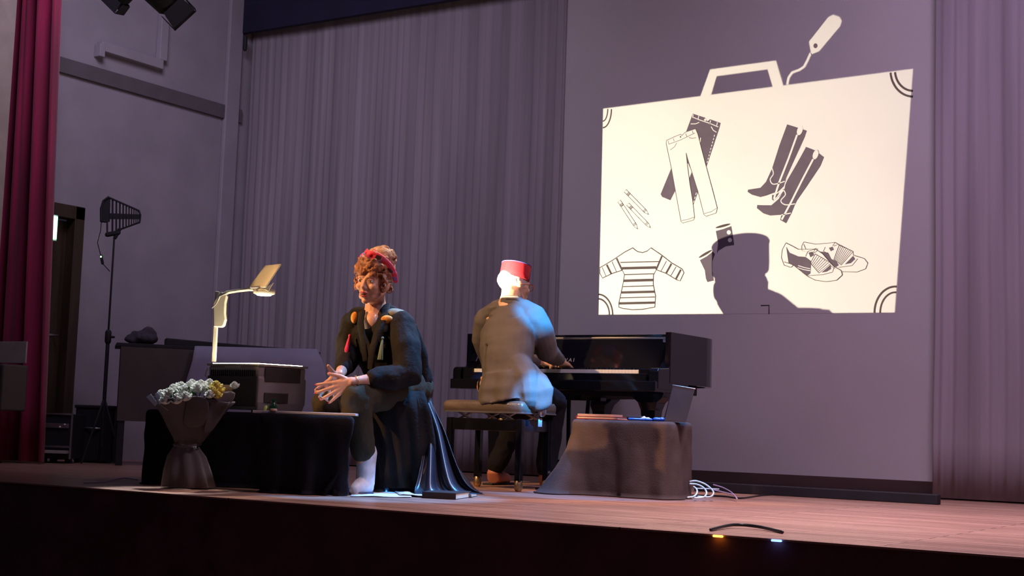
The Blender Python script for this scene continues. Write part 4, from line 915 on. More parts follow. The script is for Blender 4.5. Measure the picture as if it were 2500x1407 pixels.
# jacket
J = MB()
J.tube([W(1246, 752, 8.13), W(1244, 772, 8.12), W(1240, 805, 8.08), W(1238, 850, 8.03), W(1238, 890, 8.0), W(1240, 930, 7.99)], [.085, .145, .178, .176, .158, .165], 24, flat=[.7, .62, .66, .72, .78, .8], side=sd2)
J.tube([W(1240, 915, 7.98), W(1240, 950, 7.97), W(1244, 978, 7.97)], [.165, .185, .198], 24, flat=[.8, .8, .8], side=sd2, round_=False)
J.tube([W(1184, 782, 8.29), W(1215, 756, 8.2), W(1246, 748, 8.13), W(1280, 754, 8.07), W(1308, 775, 8.02)], [.062, .055, .052, .055, .066], 14)
J.tube([s2R, W(1322, 815, 8.04), e2R, e2R.lerp(hrW, .5), e2R.lerp(hrW, .90)], [.072, .074, .066, .052, .040], 16)
J.tube([s2L, W(1180, 830, 8.34), e2L, e2L.lerp(hlW, .5), e2L.lerp(hlW, .90)], [.070, .070, .062, .050, .040], 16)
# standing collar and cloth joining the flap
J.tube([W(1222, 752, 8.13), W(1240, 735, 8.095), W(1262, 736, 8.08), W(1286, 756, 8.07)], .034, 12)
J.tube([W(1262, 885, 7.92), W(1284, 925, 7.87), W(1288, 965, 7.85)], [.07, .085, .08], 12); J.ell(s2L+RT*.015, .074); J.ell(s2R-RT*.012, .070)
# flap over the right hip
J.tube([W(1286, 900, 7.92), W(1306, 932, 7.86), W(1316, 962, 7.83), W(1326, 990, 7.82)], [.05, .075, .085, .060], 14, flat=.45, side=cl(.8, -.3, 0))
def jfold(p, n):
    h = p-pl2; back = max(0, -n.y)
    f = .006*noise.noise(V((p.x*4, p.y*4, p.z*13)))+.004*noise.noise(V((p.x*9, p.y*9, p.z*20)))
    xx = p.x-nb.x
    for zc, x0_, x1_, k in ((1.02, -.14, .02, .006), (.965, -.16, -.02, -.007), (.955, .06, .16, -.007), (1.075, -.1, .06, .005)):
        if x0_ < xx < x1_: f += 1.8*k*math.exp(-((p.z-zc-.02*xx)/.009)**2)*math.sin(PI*(xx-x0_)/(x1_-x0_))
    if p.z < .80: # vent
        f += -.022*math.exp(-((xx+.02)/.008)**2)*back + .010*math.sin(xx*42+1)*(.80-p.z)/.3*back
    return f
jk = fuse(J, 'jacket', K['jacket'], mn, voxel=.0065, it=5, disp=jfold)
# open hem: seam lines
build(MB().tube([W(1222, 742, 8.10), W(1238, 727, 8.065), W(1262, 728, 8.05), W(1284, 746, 8.04)], [.010, .014, .014, .01], 10, flat=.6), 'jacket_collar', K['jacket'], jk, smooth=True)
T = MB()
for h_, k_, a_ in ((h2R, k2R, a2R), (h2L, k2L, a2L)):
    T.tube([h_, h_.lerp(k_, .5), k_], [.088, .088, .078], 16); T.tube([k_, k_.lerp(a_, .4), a_.lerp(k_, .08)], [.078, .066, .058], 16)
T.ell(pl2-UP*.02, (.15, .14, .07), pR)
fuse(T, 'trousers', K['pants'], mn, voxel=.008, it=4, disp=folds(16, .006, (1, 1, .7), 8))
for a_, dv in ((a2R, V((.1, 1, 0))), (a2L, V((-.05, 1, 0)))):
    b_ = MB(); b_.tube([V((a_.x, a_.y, .07)), V((a_.x, a_.y, .046)), V((a_.x, a_.y, .036))+dv*.15], [.042, .044, .032], 14)
    so_ = fuse(b_, 'shoe', K['shoe'], mn, voxel=.005, it=3)
    build(MB().box(V((a_.x, a_.y, .006))+dv*.06, (.07, .25, .012), None), 'sole', K['black'], so_, bevel=.004)

# ------------------------------------------------------------------ piano bench
BX0, BX1, BY0, BY1 = -4.63, -4.13, 6.60, 6.93
SEAT = .488
bn_ = thing('piano_bench', ((BX0+BX1)/2, (BY0+BY1)/2, 0), 'adjustable black leather piano bench the pianist sits on', 'bench')
sg = MB(); rows = []
cx, cy = (BX0+BX1)/2, (BY0+BY1)/2
def rr(w_, h_, r, z, n=8):
    out = []
    for qx, qy, a0 in ((1, 1, 0), (-1, 1, 90), (-1, -1, 180), (1, -1, 270)):
        for k in range(n+1):
            a = math.radians(a0+90*k/n); out.append(V((cx+qx*(w_/2-r)+r*math.cos(a), cy+qy*(h_/2-r)+r*math.sin(a), z)))
    return out
for w_, h_, z in ((.50, .34, SEAT-.066), (.53, .37, SEAT-.062), (.535, .375, SEAT-.045), (.535, .375, SEAT-.022), (.52, .36, SEAT-.006), (.47, .31, SEAT)): rows.append(rr(w_, h_, .03, z))
sg.grid(rows, closed=True); sg.add(rows[-1], [list(range(len(rows[-1])))]); sg.add(rows[0], [list(range(len(rows[0])))[::-1]])
build(sg, 'seat', K['leather'], bn_, smooth=True)
rows = [rr(.54, .38, .032, z) for z in (SEAT-.068, SEAT-.062)]
sm_ = MB().grid(rows, closed=True); sm_.add(rows[1], [list(range(36))]); sm_.add(rows[0], [list(range(36))[::-1]]); build(sm_, 'metal_edge', K['steel'], bn_)
fz = .355
ap = MB(); ap.box((cx, BY0+.02, fz), (.46, .022, .065)); ap.box((cx, BY1-.02, fz), (.46, .022, .065)); ap.box((BX0+.02, cy, fz), (.022, .29, .065)); ap.box((BX1-.02, cy, fz), (.022, .29, .065))
build(ap, 'apron', K['lacquer'], bn_, bevel=.003)
for x in (BX0+.02, BX1-.02):
    for y in (BY0+.02, BY1-.02):
        l_ = build(MB().box((x, y, .225), (.036, .036, .33)).box((x, y, .06), (.036, .036, .02)), 'leg', K['lacquer'], bn_, bevel=.004)
        build(MB().lathe([(.014, 0), (.022, .012), (.024, .03), (.020, .055), (.016, .062)], (x, y, 0), n=20), 'brass_foot', K['brass'], l_, smooth=True)
for x in (BX0+.11, BX1-.11):
    for y in (BY0+.03, BY1-.03):
        for q in (-1, 1): build(MB().tube([(x-.05*q, y+.004*q, .38), (x+.05*q, y+.004*q, .425)], .007, 8), 'scissor_arm', K['steel'], bn_, smooth=True)
for z_ in (0,): 
    build(MB().lathe([(.012, -.03), (.012, .0), (.028, .004), (.030, .014), (.028, .026), (.018, .03)], (BX1+.03, cy-.03, .435), frame((1, 0, 0)), 24), 'adjusting_knob', K['steel'], bn_, smooth=True)
build(MB().ell((BX0+.36, BY0+.006, fz+.03), (.016, .006, .007)), 'catch', K['brass'], bn_, smooth=True)
build(MB().box((BX1+.035, cy-.03, .375), (.004, .035, .045)), 'hang_tag', K['paper'], bn_)

# ------------------------------------------------------------------ grand piano
PX0, PX1, PY = -5.05, -3.64, 7.25
ZT, ZB = .918, .625
pi = thing('grand_piano', ((PX0+PX1)/2, PY+.6, 0), 'black lacquered grand piano standing in front of the screen', 'piano')
pc = (PX0+PX1)/2
def outline(o=0, y0=.15):
    L_ = [(PX0+o, PY+y0), (PX0+o, PY+1.05)]
    cv = [(PX0+.03+o, PY+1.22), (PX0+.12+o*.7, PY+1.38-o*.6), (PX0+.28, PY+1.45-o), (PX0+.46-o*.3, PY+1.42-o), (PX0+.62-o*.6, PY+1.28-o*.8), (PX0+.78-o*.7, PY+1.14-o*.7), (PX0+.96-o*.7, PY+1.04-o*.7), (PX0+1.16-o*.6, PY+.97-o*.8), (PX0+1.32-o*.7, PY+.88-o*.7), (PX1-.02-o, PY+.75-o*.3), (PX1-o, PY+.64), (PX1-o, PY+y0)]
    return smooth_line(L_[1:]+cv[:-1], 3)[0:] , L_[0], cv[-1]
mid, a0, a1 = outline(); OUT = [a0]+mid+[a1]
mid, a0, a1 = outline(.035); INN = [a0]+mid+[a1]
rim = MB(); n = len(OUT)
rows = [[V((*p, z)) for p in pts] for pts, z in ((OUT, ZB), (OUT, ZT), (INN, ZT), (INN, ZB))]
for r0, r1 in zip(rows, rows[1:]+rows[:1]): rim.grid([r0, r1])
for k in (0, n-1): rim.add([rows[0][k], rows[1][k], rows[2][k], rows[3][k]], [(0, 1, 2, 3)])
build(rim, 'rim', K['lacquer'], pi)
sb = MB(); sb.prism([V((*p, ZB-.05)) for p in [(PX0+.10, PY+.3)]+outline(.09, .3)[0]+[(PX1-.10, PY+.3)]], (0, 0, .05)); build(sb, 'soundboard_frame', K['black'], pi)
sb = MB(); sb.prism([V((*p, ZB-.075)) for p in [(PX0+.16, PY+.3)]+outline(.17, .3)[0]+[(PX1-.17, PY+.3)]], (0, 0, .03)); build(sb, 'beam', K['black'], pi)
lid = MB(); lo = [(PX0+.04, PY+.36)]+outline(.04, .36)[0]+[(PX1-.04, PY+.36)]; lid.prism([V((*p, ZT-.022)) for p in lo], (0, 0, .018)); build(lid, 'lid', K['lacquer'], pi, bevel=.003)
fl_ = MB().box((pc, PY+.345, ZT-.008), (PX1-PX0-.10, .10, .014)); build(fl_, 'front_lid', K['lacquer'], pi, bevel=.003)
kb = MB(); kb.box((pc, PY+.17, .60), (PX1-PX0-.01, .40, .06)); build(kb, 'keybed', K['lacquer'], pi, bevel=.006)
build(MB().box((pc, PY+.012, .650), (PX1-PX0-.16, .025, .045)), 'key_slip', K['lacquer'], pi, bevel=.004)
for q, x in ((1, PX0), (-1, PX1)):
    ck = MB(); ys = [(0, .585), (0, .69), (.02, .705), (.13, .712), (.17, .75), (.20, .80), (.215, .86), (.22, ZT-.012), (.40, ZT-.012), (.40, .585)]
    ck.prism([V((x+q*.002, PY+y, z)) for y, z in ys], (q*.06, 0, 0)); build(ck, 'arm', K['lacquer'], pi, bevel=.006)
    build(MB().box((x+q*.10, PY+.09, .675), (.075, .14, .05)), 'key_block', K['lacquer'], pi, bevel=.004)
fb = MB(); fb.prism([V((PX0+.062, PY+.215, .705)), V((PX0+.062, PY+.232, .705)), V((PX0+.062, PY+.30, .885)), V((PX0+.062, PY+.285, .888))], (PX1-PX0-.124, 0, 0)); fbo = build(fb, 'fallboard', K['lacquer'], pi, bevel=.002)
build(MB().box((pc, PY+.295, .895), (PX1-PX0-.124, .03, .014)), 'desk_edge', K['steel'], pi, bevel=.004)
build(MB().box((PX1-.09, PY+.275, .878), (.045, .01, .018)), 'desk_hinge', K['steel'], pi, bevel=.002)
tx = bpy.data.curves.new('t', 'FONT'); tx.body = 'KAWAI'; tx.size = .034; tx.extrude = .0006; tx.align_x = 'CENTER'; tx.space_character = 1.5
to = bpy.data.objects.new('t', tx); COL.objects.link(to)
tm = bpy.data.meshes.new_from_object(to.evaluated_get(bpy.context.evaluated_depsgraph_get())); bpy.data.objects.remove(to)
sl = math.atan2(.07, .18)
tm.transform(Matrix.Translation(V((pc-.05, PY+.2285, .750))) @ Matrix.Rotation(PI/2-sl, 4, 'X')); link('lettering', tm, K['gold'], fbo)
# keys
kx0, kx1 = PX0+.14, PX1-.14; kw = (kx1-kx0)/52
wk = MB().box((kx0+kw/2, PY+.105, KEYZ-.011), (kw*.95, .15, .022)).mesh('white_key'); 
bkm = MB().box((kx0+kw, PY+.135, KEYZ+.005), (kw*.55, .09, .018), taper=(.8, .94)).mesh('black_key')
pat = {1, 4, 0, 5, 3}
for i in range(52):
    me = wk; o = bpy.data.objects.new('white_key', me); 
    if i == 0: me.materials.append(K['ivory'])
    COL.objects.link(o); o.parent = pi; o.matrix_parent_inverse = Matrix.Translation(-pi.location); o.location = (kw*i, 0, 0)
j = 0
for i in range(51):
    if (i % 7) in (1, 4): continue      # A0 start: no black key between B-C and E-F
    o = bpy.data.objects.new('black_key', bkm)
    if not bkm.materials: bkm.materials.append(K['lacquer'])
    COL.objects.link(o); o.parent = pi; o.matrix_parent_inverse = Matrix.Translation(-pi.location); o.location = (kw*i, 0, 0)
for x, y in ((PX0+.17, PY+.26), (PX1-.17, PY+.26), (PX0+.42, PY+1.15)):
    lg = MB(); pr = [(.11, .57), (.10, .545), (.062, .515), (.048, .47), (.042, .40), (.036, .2), (.034, .09), (.045, .075), (.040, .06)]
    lg.grid([[V((x+a*qx, y+min(a, .06)*qy, z)) for qx, qy in ((-1, -1), (1, -1), (1, 1), (-1, 1))] for a, z in pr], closed=True)
    lg.add([V((x+.11*qx, y+.06*qy, .57)) for qx, qy in ((-1, -1), (1, -1), (1, 1), (-1, 1))], [(0, 1, 2, 3)])
    lo_ = build(lg, 'leg', K['lacquer'], pi, bevel=.004)
    build(MB().lathe([(.022, -.011), (.025, -.006), (.025, .006), (.022, .011)], (x, y, .026), frame((1, 0, 0)), 20).tube([(x, y, .026), (x, y, .075)], .01, 8), 'caster', K['brass'], lo_, smooth=True)
ly = MB(); ly.box((pc, PY+.34, .545), (.34, .07, .05)); ly.tube([(pc-.07, PY+.34, .54), (pc-.05, PY+.32, .16)], .014, 10); ly.tube([(pc+.07, PY+.34, .54), (pc+.05, PY+.32, .16)], .014, 10); ly.box((pc, PY+.31, .13), (.26, .10, .06))
ly = build(ly, 'pedal_lyre', K['lacquer'], pi, bevel=.003)
for q in (-1, 0, 1): build(MB().tube([(pc+q*.06, PY+.28, .10), (pc+q*.06, PY+.20, .09), (pc+q*.06, PY+.16, .085)], [.006, .008, .014], 8, flat=.4, side=(1, 0, 0)), 'pedal', K['brass'], ly, smooth=True)

# ------------------------------------------------------------------ right draped table and the things on it
rt = [(-3.87, 6.70), (-3.30, 6.68), (-3.30, 6.98), (-3.87, 7.02)]
RZ = .398
drape('table_cloth', rt, RZ, K['brownblack'], 'dark cloth draped over the low table in front of the piano', 'table cover', flare=.012, amp=.028, seed=21, folds=6, tails=((.995, .17, .035),))
table_frame('music_table', [(-3.85, 6.72), (-3.32, 6.70), (-3.32, 6.96), (-3.85, 7.0)], RZ-.008, 'low table beneath the dark cloth in front of the piano')
TZ = RZ+.005
def topat(px, d): p = W(px, 1030, d); return V((p.x, p.y, TZ))
def flatbook(px0, px1, d, dep, z, th, m, name, label, rot=0, pages=True):
    a, b = topat(px0, d), topat(px1, d); a.z = b.z = z; c = (a+b)/2; L_ = (b-a).length; R_ = Matrix.Rotation(math.atan2(b.y-a.y, b.x-a.x)-.45+rot, 3, 'Z'); c = c+R_ @ V((0, dep/2, 0))
    t = thing(name, c, label, 'book')
    build(MB().box(c+UP*.0012, (L_, dep, .0024), R_).box(c+UP*(th-.0012), (L_, dep, .0024), R_).box(c+UP*th/2+R_ @ V((-L_/2+.0015, 0, 0)), (.003, dep, th), R_), 'cover', m, t)
    build(MB().box(c+UP*th/2, (L_-.006, dep-.006, th-.005), R_), 'pages', K['cream'], t)
    return t
flatbook(1402, 1512, 7.68, .16, TZ, .016, K['redcover'], 'music_book', 'red-covered music book lying on the cloth in front of the piano')
flatbook(1406, 1500, 7.70, .14, TZ+.0165, .010, K['cream'], 'music_book', 'cream booklet lying on top of the red book')
def pen(px0, px1, d, m, label, r=.006, name='marker_pen'):
    a, b = topat(px0, d)+UP*r, topat(px1, d)+UP*r; t = thing(name, (a+b)/2-UP*r, label, 'pen'); u = (b-a).normalized()
    build(MB().tube([a, a.lerp(b, .7)], r, 10), 'barrel', m, t, smooth=True); build(MB().tube([a.lerp(b, .72), b], r*1.12, 10), 'cap', m, t, smooth=True)
pen(1536, 1590, 7.58, K['bluepl'], 'blue marker pen lying near the front edge of the cloth'); pen(1598, 1619, 7.56, K['bluepl'], 'short bright blue stub nearest the standing folder', .009, 'marker_stub')
p = topat(1552, 7.66); tag(build(MB().tube([p+UP*.012-RT*.04, p+UP*.012+RT*.04], .012, 14, flat=.7), 'glasses_case', K['bookbrown'], smooth=True), 'small brown glasses case behind the blue marker', 'case')
p = topat(1575, 7.62); tis = MB()
for k in range(7): tis.ell(p+RT*random.uniform(-.02, .02)+FW*random.uniform(-.01, .02)+UP*random.uniform(.006, .014), (.014, .008, .008), frame((random.uniform(-1, 1), random.uniform(-1, 1), 1)))
tag(fuse(tis, 'tissue', K['cream'], None, .003, 1, folds(90, .002)), 'crumpled cream tissue right of the glasses case', 'tissue')
# standing folder / tablet
fo = thing('document_folder', topat(1650, 7.5), 'dark closed folder standing upright at the right end of the low table', 'folder')
q4 = [W(1622, 1032, 7.50), W(1675, 1037, 7.46), W(1697, 950, 7.53), W(1643, 941, 7.57)]
for p in q4[:2]: p.z = TZ+.001
build(MB().prism(q4, cl(0, .010, 0)), 'front_cover', K['bookbrown'], fo, bevel=.002)
q5 = [p+cl(0, .010, 0) for p in q4]; q5[0] = q5[0]+cl(0, .05, 0); q5[1] = q5[1]+cl(0, .05, 0)
build(MB().prism(q5, cl(0, .006, 0)), 'back_cover', K['bookbrown'], fo, bevel=.002)
build(MB().tube([q4[3], q4[2]], .003, 8), 'metal_edge', K['steel'], fo, smooth=True)
p = atZ(1660, 1218); tag(build(MB().tube([p+UP*.013, p+UP*.013+RT*.03], .013, 12), 'plug', K['cream'], smooth=True), 'white plug lying at the foot of the draped table', 'plug')

# cables by the table
def cab(pts, r, m, label, name='cable', curve=True, g_=None):
    P_ = [atZ(x, y)+UP*(r+z) for x, y, z in pts]; q = []
    for i in range(len(P_)-1):
        p0, p1, p2, p3 = P_[max(i-1, 0)], P_[i], P_[i+1], P_[min(i+2, len(P_)-1)]
        for k in range(6):
            t = k/6; q.append(.5*((2*p1)+(-p0+p2)*t+(2*p0-5*p1+4*p2-p3)*t*t+(-p0+3*p1-3*p2+p3)*t**3))
    q.append(P_[-1]); return tag(build(MB().tube(q, r, 8), name, m, smooth=True), label, 'cable', g_)
def cabd(pts, r, m, label):
    P_ = [W(x, y, d) for x, y, d in pts]; q = []
    for i in range(len(P_)-1):
        p0, p1, p2, p3 = P_[max(i-1, 0)], P_[i], P_[i+1], P_[min(i+2, len(P_)-1)]
        for k in range(6):
            t = k/6; q.append(.5*((2*p1)+(-p0+p2)*t+(2*p0-5*p1+4*p2-p3)*t*t+(-p0+3*p1-3*p2+p3)*t**3))
    q.append(P_[-1])
    for p in q: p.z = max(p.z, r+.001)
    return tag(build(MB().tube(q, r, 8), 'cable', m, smooth=True), label, 'cable')
cabd([(1685, 1176, 7.6), (1700, 1175, 7.6), (1722, 1183, 7.58), (1738, 1196, 7.52), (1742, 1206, 7.45), (1732, 1214, 7.4), (1704, 1213, 7.4)], .0045, K['cable'], 'outermost pale blue cable loop beside the draped table')
cabd([(1685, 1182, 7.55), (1700, 1183, 7.55), (1716, 1190, 7.52), (1725, 1202, 7.45), (1722, 1211, 7.4), (1712, 1216, 7.38), (1690, 1216, 7.38)], .0045, K['cable'], 'middle pale blue cable loop beside the draped table')
cabd([(1694, 1189, 7.5), (1700, 1194, 7.48), (1702, 1203, 7.43), (1695, 1212, 7.38), (1680, 1215, 7.36)], .0045, K['cable'], 'innermost small pale cable loop at the table foot')
cabd([(1700, 1193, 7.62), (1735, 1194, 7.62), (1755, 1195, 7.62)], .003, K['cable'], 'short straight pale cable crossing the loops')
cabd([(1742, 1184, 7.9), (1765, 1191, 7.85), (1785, 1202, 7.7), (1795, 1212, 7.55), (1800, 1219, 7.42)], .003, K['cablev'], 'thin lilac cable arching down onto the boards')
cabd([(1740, 1196, 7.75), (1770, 1203, 7.7), (1790, 1208, 7.62)], .003, K['cablev'], 'lower lilac cable lying under the arching one')
cab([(1690, 1212, 0), (1760, 1216, .004), (1810, 1219, 0), (1860, 1212, 0), (1900, 1210, 0)], .005, K['cablek'], 'black cable running from the pale loops toward the batten')
cab([(205, 1181, 0), (250, 1180, .002), (300, 1171, .004), (335, 1173, 0)], .003, K['cablev'], 'thin violet cable on the floor left of the bouquet')
cab([(1735, 1298, 0), (1790, 1290, .006), (1850, 1293, .004), (1910, 1304, 0)], .006, K['cablek'], 'black cable curving along the front edge of the stage')
# small strip lamps on the edge
for px_, m_, lb in ((1752, K['amber'], 'small amber light on the front edge of the stage'), (1895, K['blueled'], 'small blue light on the front edge of the stage')):
    y_ = 1172+.0724*px_; p = atY(px_, y_+3, EDGE-.006)
    tag(build(MB().box((p.x, EDGE-.002, -.006), (.035, .014, .007)), 'edge_light', m_, bevel=.002), lb, 'light')

# ------------------------------------------------------------------ far left: table, antenna, rack, sign
t1, t2 = W(285, 838, 9.7), W(782, 862, 10.1); tz = (t1.z+t2.z)/2; ud = (t2-t1); ud.z = 0; tl = ud.length; ud.normalize(); nd = V((-ud.y, ud.x, 0)); RTb = Matrix((ud, nd, UP)).transposed()
if nd.dot(FW) < 0: nd = -nd
tb = thing('side_table_large', ((t1.x+t2.x)/2, (t1.y+t2.y)/2, 0), 'long dark table by the left wall, half covered with grey cloth', 'table')
mid_ = (t1+t2)/2
build(MB().prism([V((t1.x, t1.y, tz-.02)), V((t2.x, t2.y, tz-.02)), V((t2.x, t2.y, tz-.02))+nd*.45, V((t1.x, t1.y, tz-.02))+nd*.45], (0, 0, .025)), 'tabletop', K['black'], tb, bevel=.004)
build(MB().prism([V((t1.x, t1.y, .30))+ud*.03, V((t1.x, t1.y, .30))+ud*.55, V((t1.x, t1.y, tz-.02))+ud*.55, V((t1.x, t1.y, tz-.02))+ud*.03], nd*.02), 'front_panel', K['ohpdark'], tb)
for a, b in ((.06, .03), (tl-.06, .03), (.06, .42), (tl-.06, .42)): build(MB().box(V((t1.x, t1.y, (tz-.02)/2))+ud*a+nd*b, (.045, .045, tz-.02), RTb), 'leg', K['black'], tb)
rows = []
for j, (xl, xr, y, dd) in enumerate(((476, 775, 845, 9.78), (470, 790, 880, 9.76), (455, 800, 930, 9.74), (438, 808, 985, 9.72), (430, 812, 1060, 9.72))):
    rows.append([W(xl+(xr-xl)*k/40, y+8*(k/40), dd+.27*k/40+.02*math.sin(k*.7+j*.2)*j*.3+.015*noise.noise(V((k*.2, j, 0)))) for k in range(41)])
tag(build(MB().grid(rows), 'grey_table_cloth', K['greyblue'], smooth=True, solid=.004), 'grey-blue cloth hanging over the long table behind the projector', 'cloth')
def ontab(px, s=0, back=.12): # on table by pixel column
    f = (px-285)/(782-285); return V((t1.x, t1.y, tz+.006))+ud*tl*f+nd*back
p = ontab(350); bg = MB(); bg.ell(p+UP*.045, (.10, .08, .05), RTb); bg.ell(p+UP*.07+ud*.03, (.05, .05, .05), RTb); bg.ell(p+UP*.03-ud*.06, (.07, .06, .035), RTb)
tag(fuse(bg, 'soft_bag', K['dust'], None, .008, 2, folds(18, .012)), 'dark soft bag slumped on the left end of the long table', 'bag')
c0, c1 = ontab(402, back=.08), ontab(778, back=.08)
cs_ = MB(); cs_.prism([c0+UP*.0, c1+UP*.0, c1+UP*.012, c0+ud*.35+UP*.035, c0+UP*.05], nd*.16)
tag(build(cs_, 'instrument_case', K['black'], bevel=.006), 'long flat black instrument case on the table behind the projector', 'case')
k0, k1 = W(184, 1000, 10.07), W(276, 1000, 10.07); kc_ = (k0+k1)/2; kh = W(240, 990, 10.07).z  # invented box, added to darken the floor by the long table
tk = thing('flight_case', (kc_.x, kc_.y, 0), 'black flight case on the floor behind the foot of the antenna stand', 'case')
build(MB().box(V((kc_.x, kc_.y, kh/2))+FW*.12, ((k1-k0).length, .24, kh-.01), pR), 'body', K['black'], tk, bevel=.02)
build(MB().box(V((kc_.x, kc_.y, kh-.012))+FW*.12, ((k1-k0).length+.012, .255, .024), pR), 'lid', K['black'], tk, bevel=.008)
build(MB().tube([V((kc_.x, kc_.y, kh*.6))-FW*.005-RT*.05, V((kc_.x, kc_.y, kh*.6))-FW*.025, V((kc_.x, kc_.y, kh*.6))-FW*.005+RT*.05], .006, 8), 'handle', K['steel'], tk, smooth=True)
# antenna
AD = 9.85; aF = atZ(247, 1126); aF = W(247, 1100, AD); aF = V((aF.x, aF.y, 0)); atop = W(262, 578, AD); atop.x, atop.y = aF.x, aF.y
an = thing('antenna_stand', aF, 'black paddle antenna on a tall stand in front of the left wall', 'antenna')
build(MB().tube([aF+UP*.12, aF+UP*.9], .013, 10), 'lower_pole', K['black'], an, smooth=True); build(MB().tube([aF+UP*.85, atop], .007, 10), 'upper_pole', K['black'], an, smooth=True)
build(MB().tube([aF+UP*.84, aF+UP*.90], .022, 12).tube([aF+UP*.87, aF+UP*.87+RT*.04], .008, 8), 'clamp', K['black'], an, smooth=True)
for a in (.4, 2.5, 4.6): build(MB().tube([aF+UP*.45, aF+V((math.cos(a)*.15, math.sin(a)*.15, .012))], .008, 8), 'leg', K['black'], an, smooth=True)
sc_ = 1/6.7
def ap_(x, y): return W(200+x*sc_+0, 450+y*sc_, AD)
off = atop-W(262, 578, AD)
pd = MB(); outl = [(310, 195), (350, 205), (800, 420), (845, 480), (835, 620), (510, 745), (490, 860), (430, 900), (380, 860), (285, 830), (285, 620), (190, 600), (200, 400), (235, 280)]
ctr = V((0, 0, 0))
def frame_piece(a, b, wd): pd.tube([ap_(*a)+off, ap_(*b)+off], wd*sc_/350*.5, 6)
for a, b, wd in (((320, 210), (820, 430), 30), ((820, 430), (845, 500), 30), ((845, 500), (830, 620), 30), ((830, 620), (500, 740), 30), ((500, 740), (430, 870), 60), ((300, 820), (480, 790), 80), ((300, 640), (300, 820), 30), ((200, 600), (300, 610), 40), ((200, 400), (200, 600), 40), ((200, 400), (240, 270), 40), ((240, 270), (320, 210), 40)): frame_piece(a, b, wd)
pd.prism([ap_(*q)+off for q in ((200, 400), (240, 280), (320, 215), (345, 235), (335, 610), (200, 600))], FW*.012)
pd.prism([ap_(*q)+off for q in ((330, 470), (840, 490), (840, 565), (330, 565))], FW*.012)
for i in range(11):
    x = 350+i*(65-i*2.0); t_ = (x-350)/480; yt = 225+t_*205; yb = 800-t_*190
    pd.prism([ap_(*q)+off for q in ((x+22, yt), (x+48-i*2, yt), (x+44-i*2, yb), (x+18, yb))], FW*.010)
build(pd, 'paddle', K['black'], an, smooth=False)
build(MB().tube([ap_(205, 610)+off, ap_(190, 760)+off, ap_(140, 950)+off, ap_(190, 1150)+off, ap_(230, 1300)+off, ap_(340, 1420)+off], .003, 8), 'cable', K['cablek'], an, smooth=True)
iv = build(MB().tube([ap_(200, 1170)+off, ap_(225, 1290)+off], .010, 10), 'amplifier', K['black'], an, smooth=True)
build(MB().ell(ap_(204, 1185)+off-FW*.010, (.006, .004, .006), pR), 'led', K['led'], iv, smooth=True)
# equipment rack case
r0 = W(95, 1100, 9.75); r1 = W(172, 1100, 9.75); rb, rtz = 0.03, W(172, 1012, 9.75).z
rk = thing('equipment_case', ((r0.x+r1.x)/2, (r0.y+r1.y)/2, 0), 'black equipment case with silver edges on the floor beside the red curtain', 'case')
c = (r0+r1)/2; wd = (r1-r0).length
build(MB().box(V((c.x, c.y, (rb+rtz)/2))+FW*.15, (wd, .3, rtz-rb), pR), 'body', K['black'], rk, bevel=.004)
ed = MB()
for z in (rtz, W(172, 1092, 9.75).z): ed.box(V((c.x, c.y, z))-FW*.003, (wd+.01, .012, .012), pR)
ed.box(V((r1.x, r1.y, (rb+rtz)/2))-FW*.003, (.012, .012, rtz-rb), pR); ed.box(V((r0.x, r0.y, (rb+rtz)/2))-FW*.003, (.012, .012, rtz-rb), pR)
build(ed, 'metal_edge', K['steel'], rk)
build(MB().box(V((c.x, c.y, W(150, 1040, 9.75).z))-FW*.006, (wd-.04, .01, .03), pR), 'rack_unit', K['steel'], rk, bevel=.002)
for x_ in (158, 146): build(MB().ell(W(x_, 1037+(158-x_)*.5, 9.735), (.007, .007, .007)), 'knob', K['ivory'], rk, smooth=True)
build(MB().box(V((c.x, c.y, W(150, 1104, 9.75).z))-FW*.03, (wd-.02, .06, .02), pR), 'lower_tray', K['ohpgrey'], rk, bevel=.002)
for q in (-1, 1):
    for dd in (.04, .26): build(MB().box(V((c.x, c.y, .015))+RT*q*wd*.4+FW*dd, (.04, .04, .03), pR), 'foot', K['black'], rk)
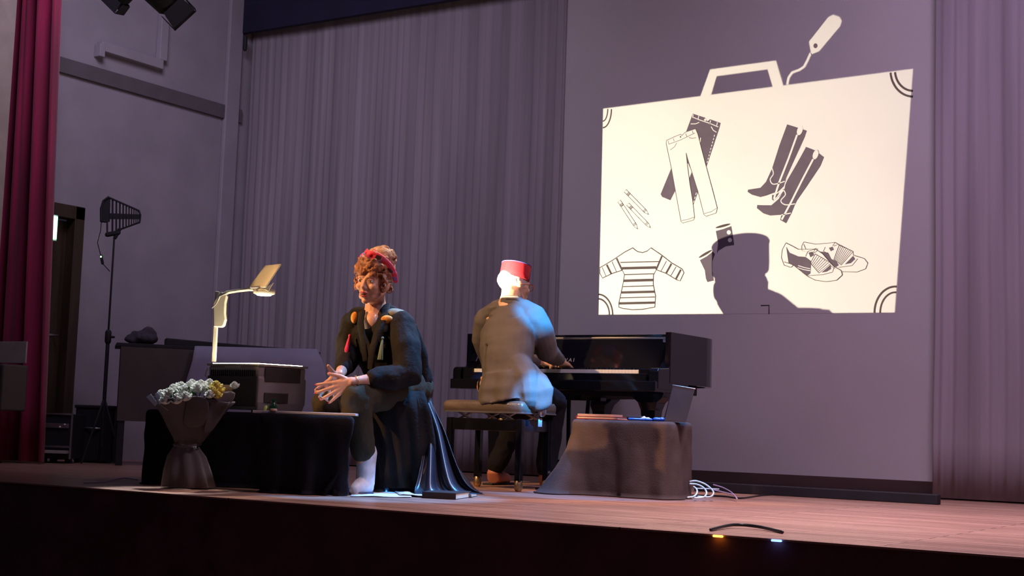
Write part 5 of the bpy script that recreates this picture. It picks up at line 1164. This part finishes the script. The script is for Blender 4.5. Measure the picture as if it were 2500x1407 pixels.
# exit sign inside the doorway
e0 = atX(137, 556, LW+.12)
sg_ = thing('exit_sign', e0-UP*.1, 'small green lit sign box above the door, mostly hidden by the red curtain', 'sign')
build(MB().box((LW+.07, e0.y-.10, e0.z), (.06, .26, .19)), 'housing', K['paper'], sg_, bevel=.004); build(MB().box((LW+.104, e0.y-.10, e0.z), (.008, .24, .165)), 'lit_face', K['exitg'], sg_)
# stage luminaires at the top left
def luminaire(px, py, d, s, label, rot):
    c = W(px, py, d); t = thing('stage_light', c+UP*.25*s, label, 'stage light', 'stage lights at the top left'); R_ = frame(cl(math.cos(rot), .3, -.8), FW)
    build(MB().lathe([(.05*s, .16*s), (.075*s, .13*s), (.085*s, .0), (.085*s, -.10*s), (.05*s, -.13*s)], c, R_, 24), 'housing', K['black'], t, smooth=True)
    bd = MB()
    for a in range(4): 
        o = R_ @ V((math.cos(a*PI/2), math.sin(a*PI/2), 0)); bd.prism([c+R_ @ V((0, 0, .15*s))+o*.075*s+R_ @ V((-math.sin(a*PI/2)*k, math.cos(a*PI/2)*k, z)) for k, z in ((-.06*s, 0), (.06*s, 0), (.075*s, .09*s), (-.075*s, .09*s))], o*.003)
    build(bd, 'barn_door', K['black'], t)
    yk = MB().tube([c+RT*.10*s, c+RT*.10*s+UP*.16*s, c-RT*.10*s+UP*.16*s, c-RT*.10*s], .008*s, 8); yk.tube([c+UP*.16*s, c+UP*.45*s], .012*s, 8); build(yk, 'yoke', K['black'], t, smooth=True)
luminaire(322, -38, 8.6, .8, 'smaller black stage light hanging at the top left edge of the picture', 2.4)
luminaire(372, -36, 8.4, 1.15, 'larger black stage light with barn doors hanging right of the small one', .6)
zr = W(350, -160, 8.5).z; a = W(230, 0, 8.6); b = W(520, 0, 8.4)
tag(build(MB().tube([V((a.x, a.y, 3.86)), V((b.x, b.y, 3.9))], .024, 12), 'lighting_bar', K['black'], smooth=True), 'black pipe above the frame holding the two stage lights', 'pipe')
for o_ in list(bpy.data.objects):
    if o_.type == 'MESH' and o_.name.startswith('tmp'): bpy.data.objects.remove(o_)
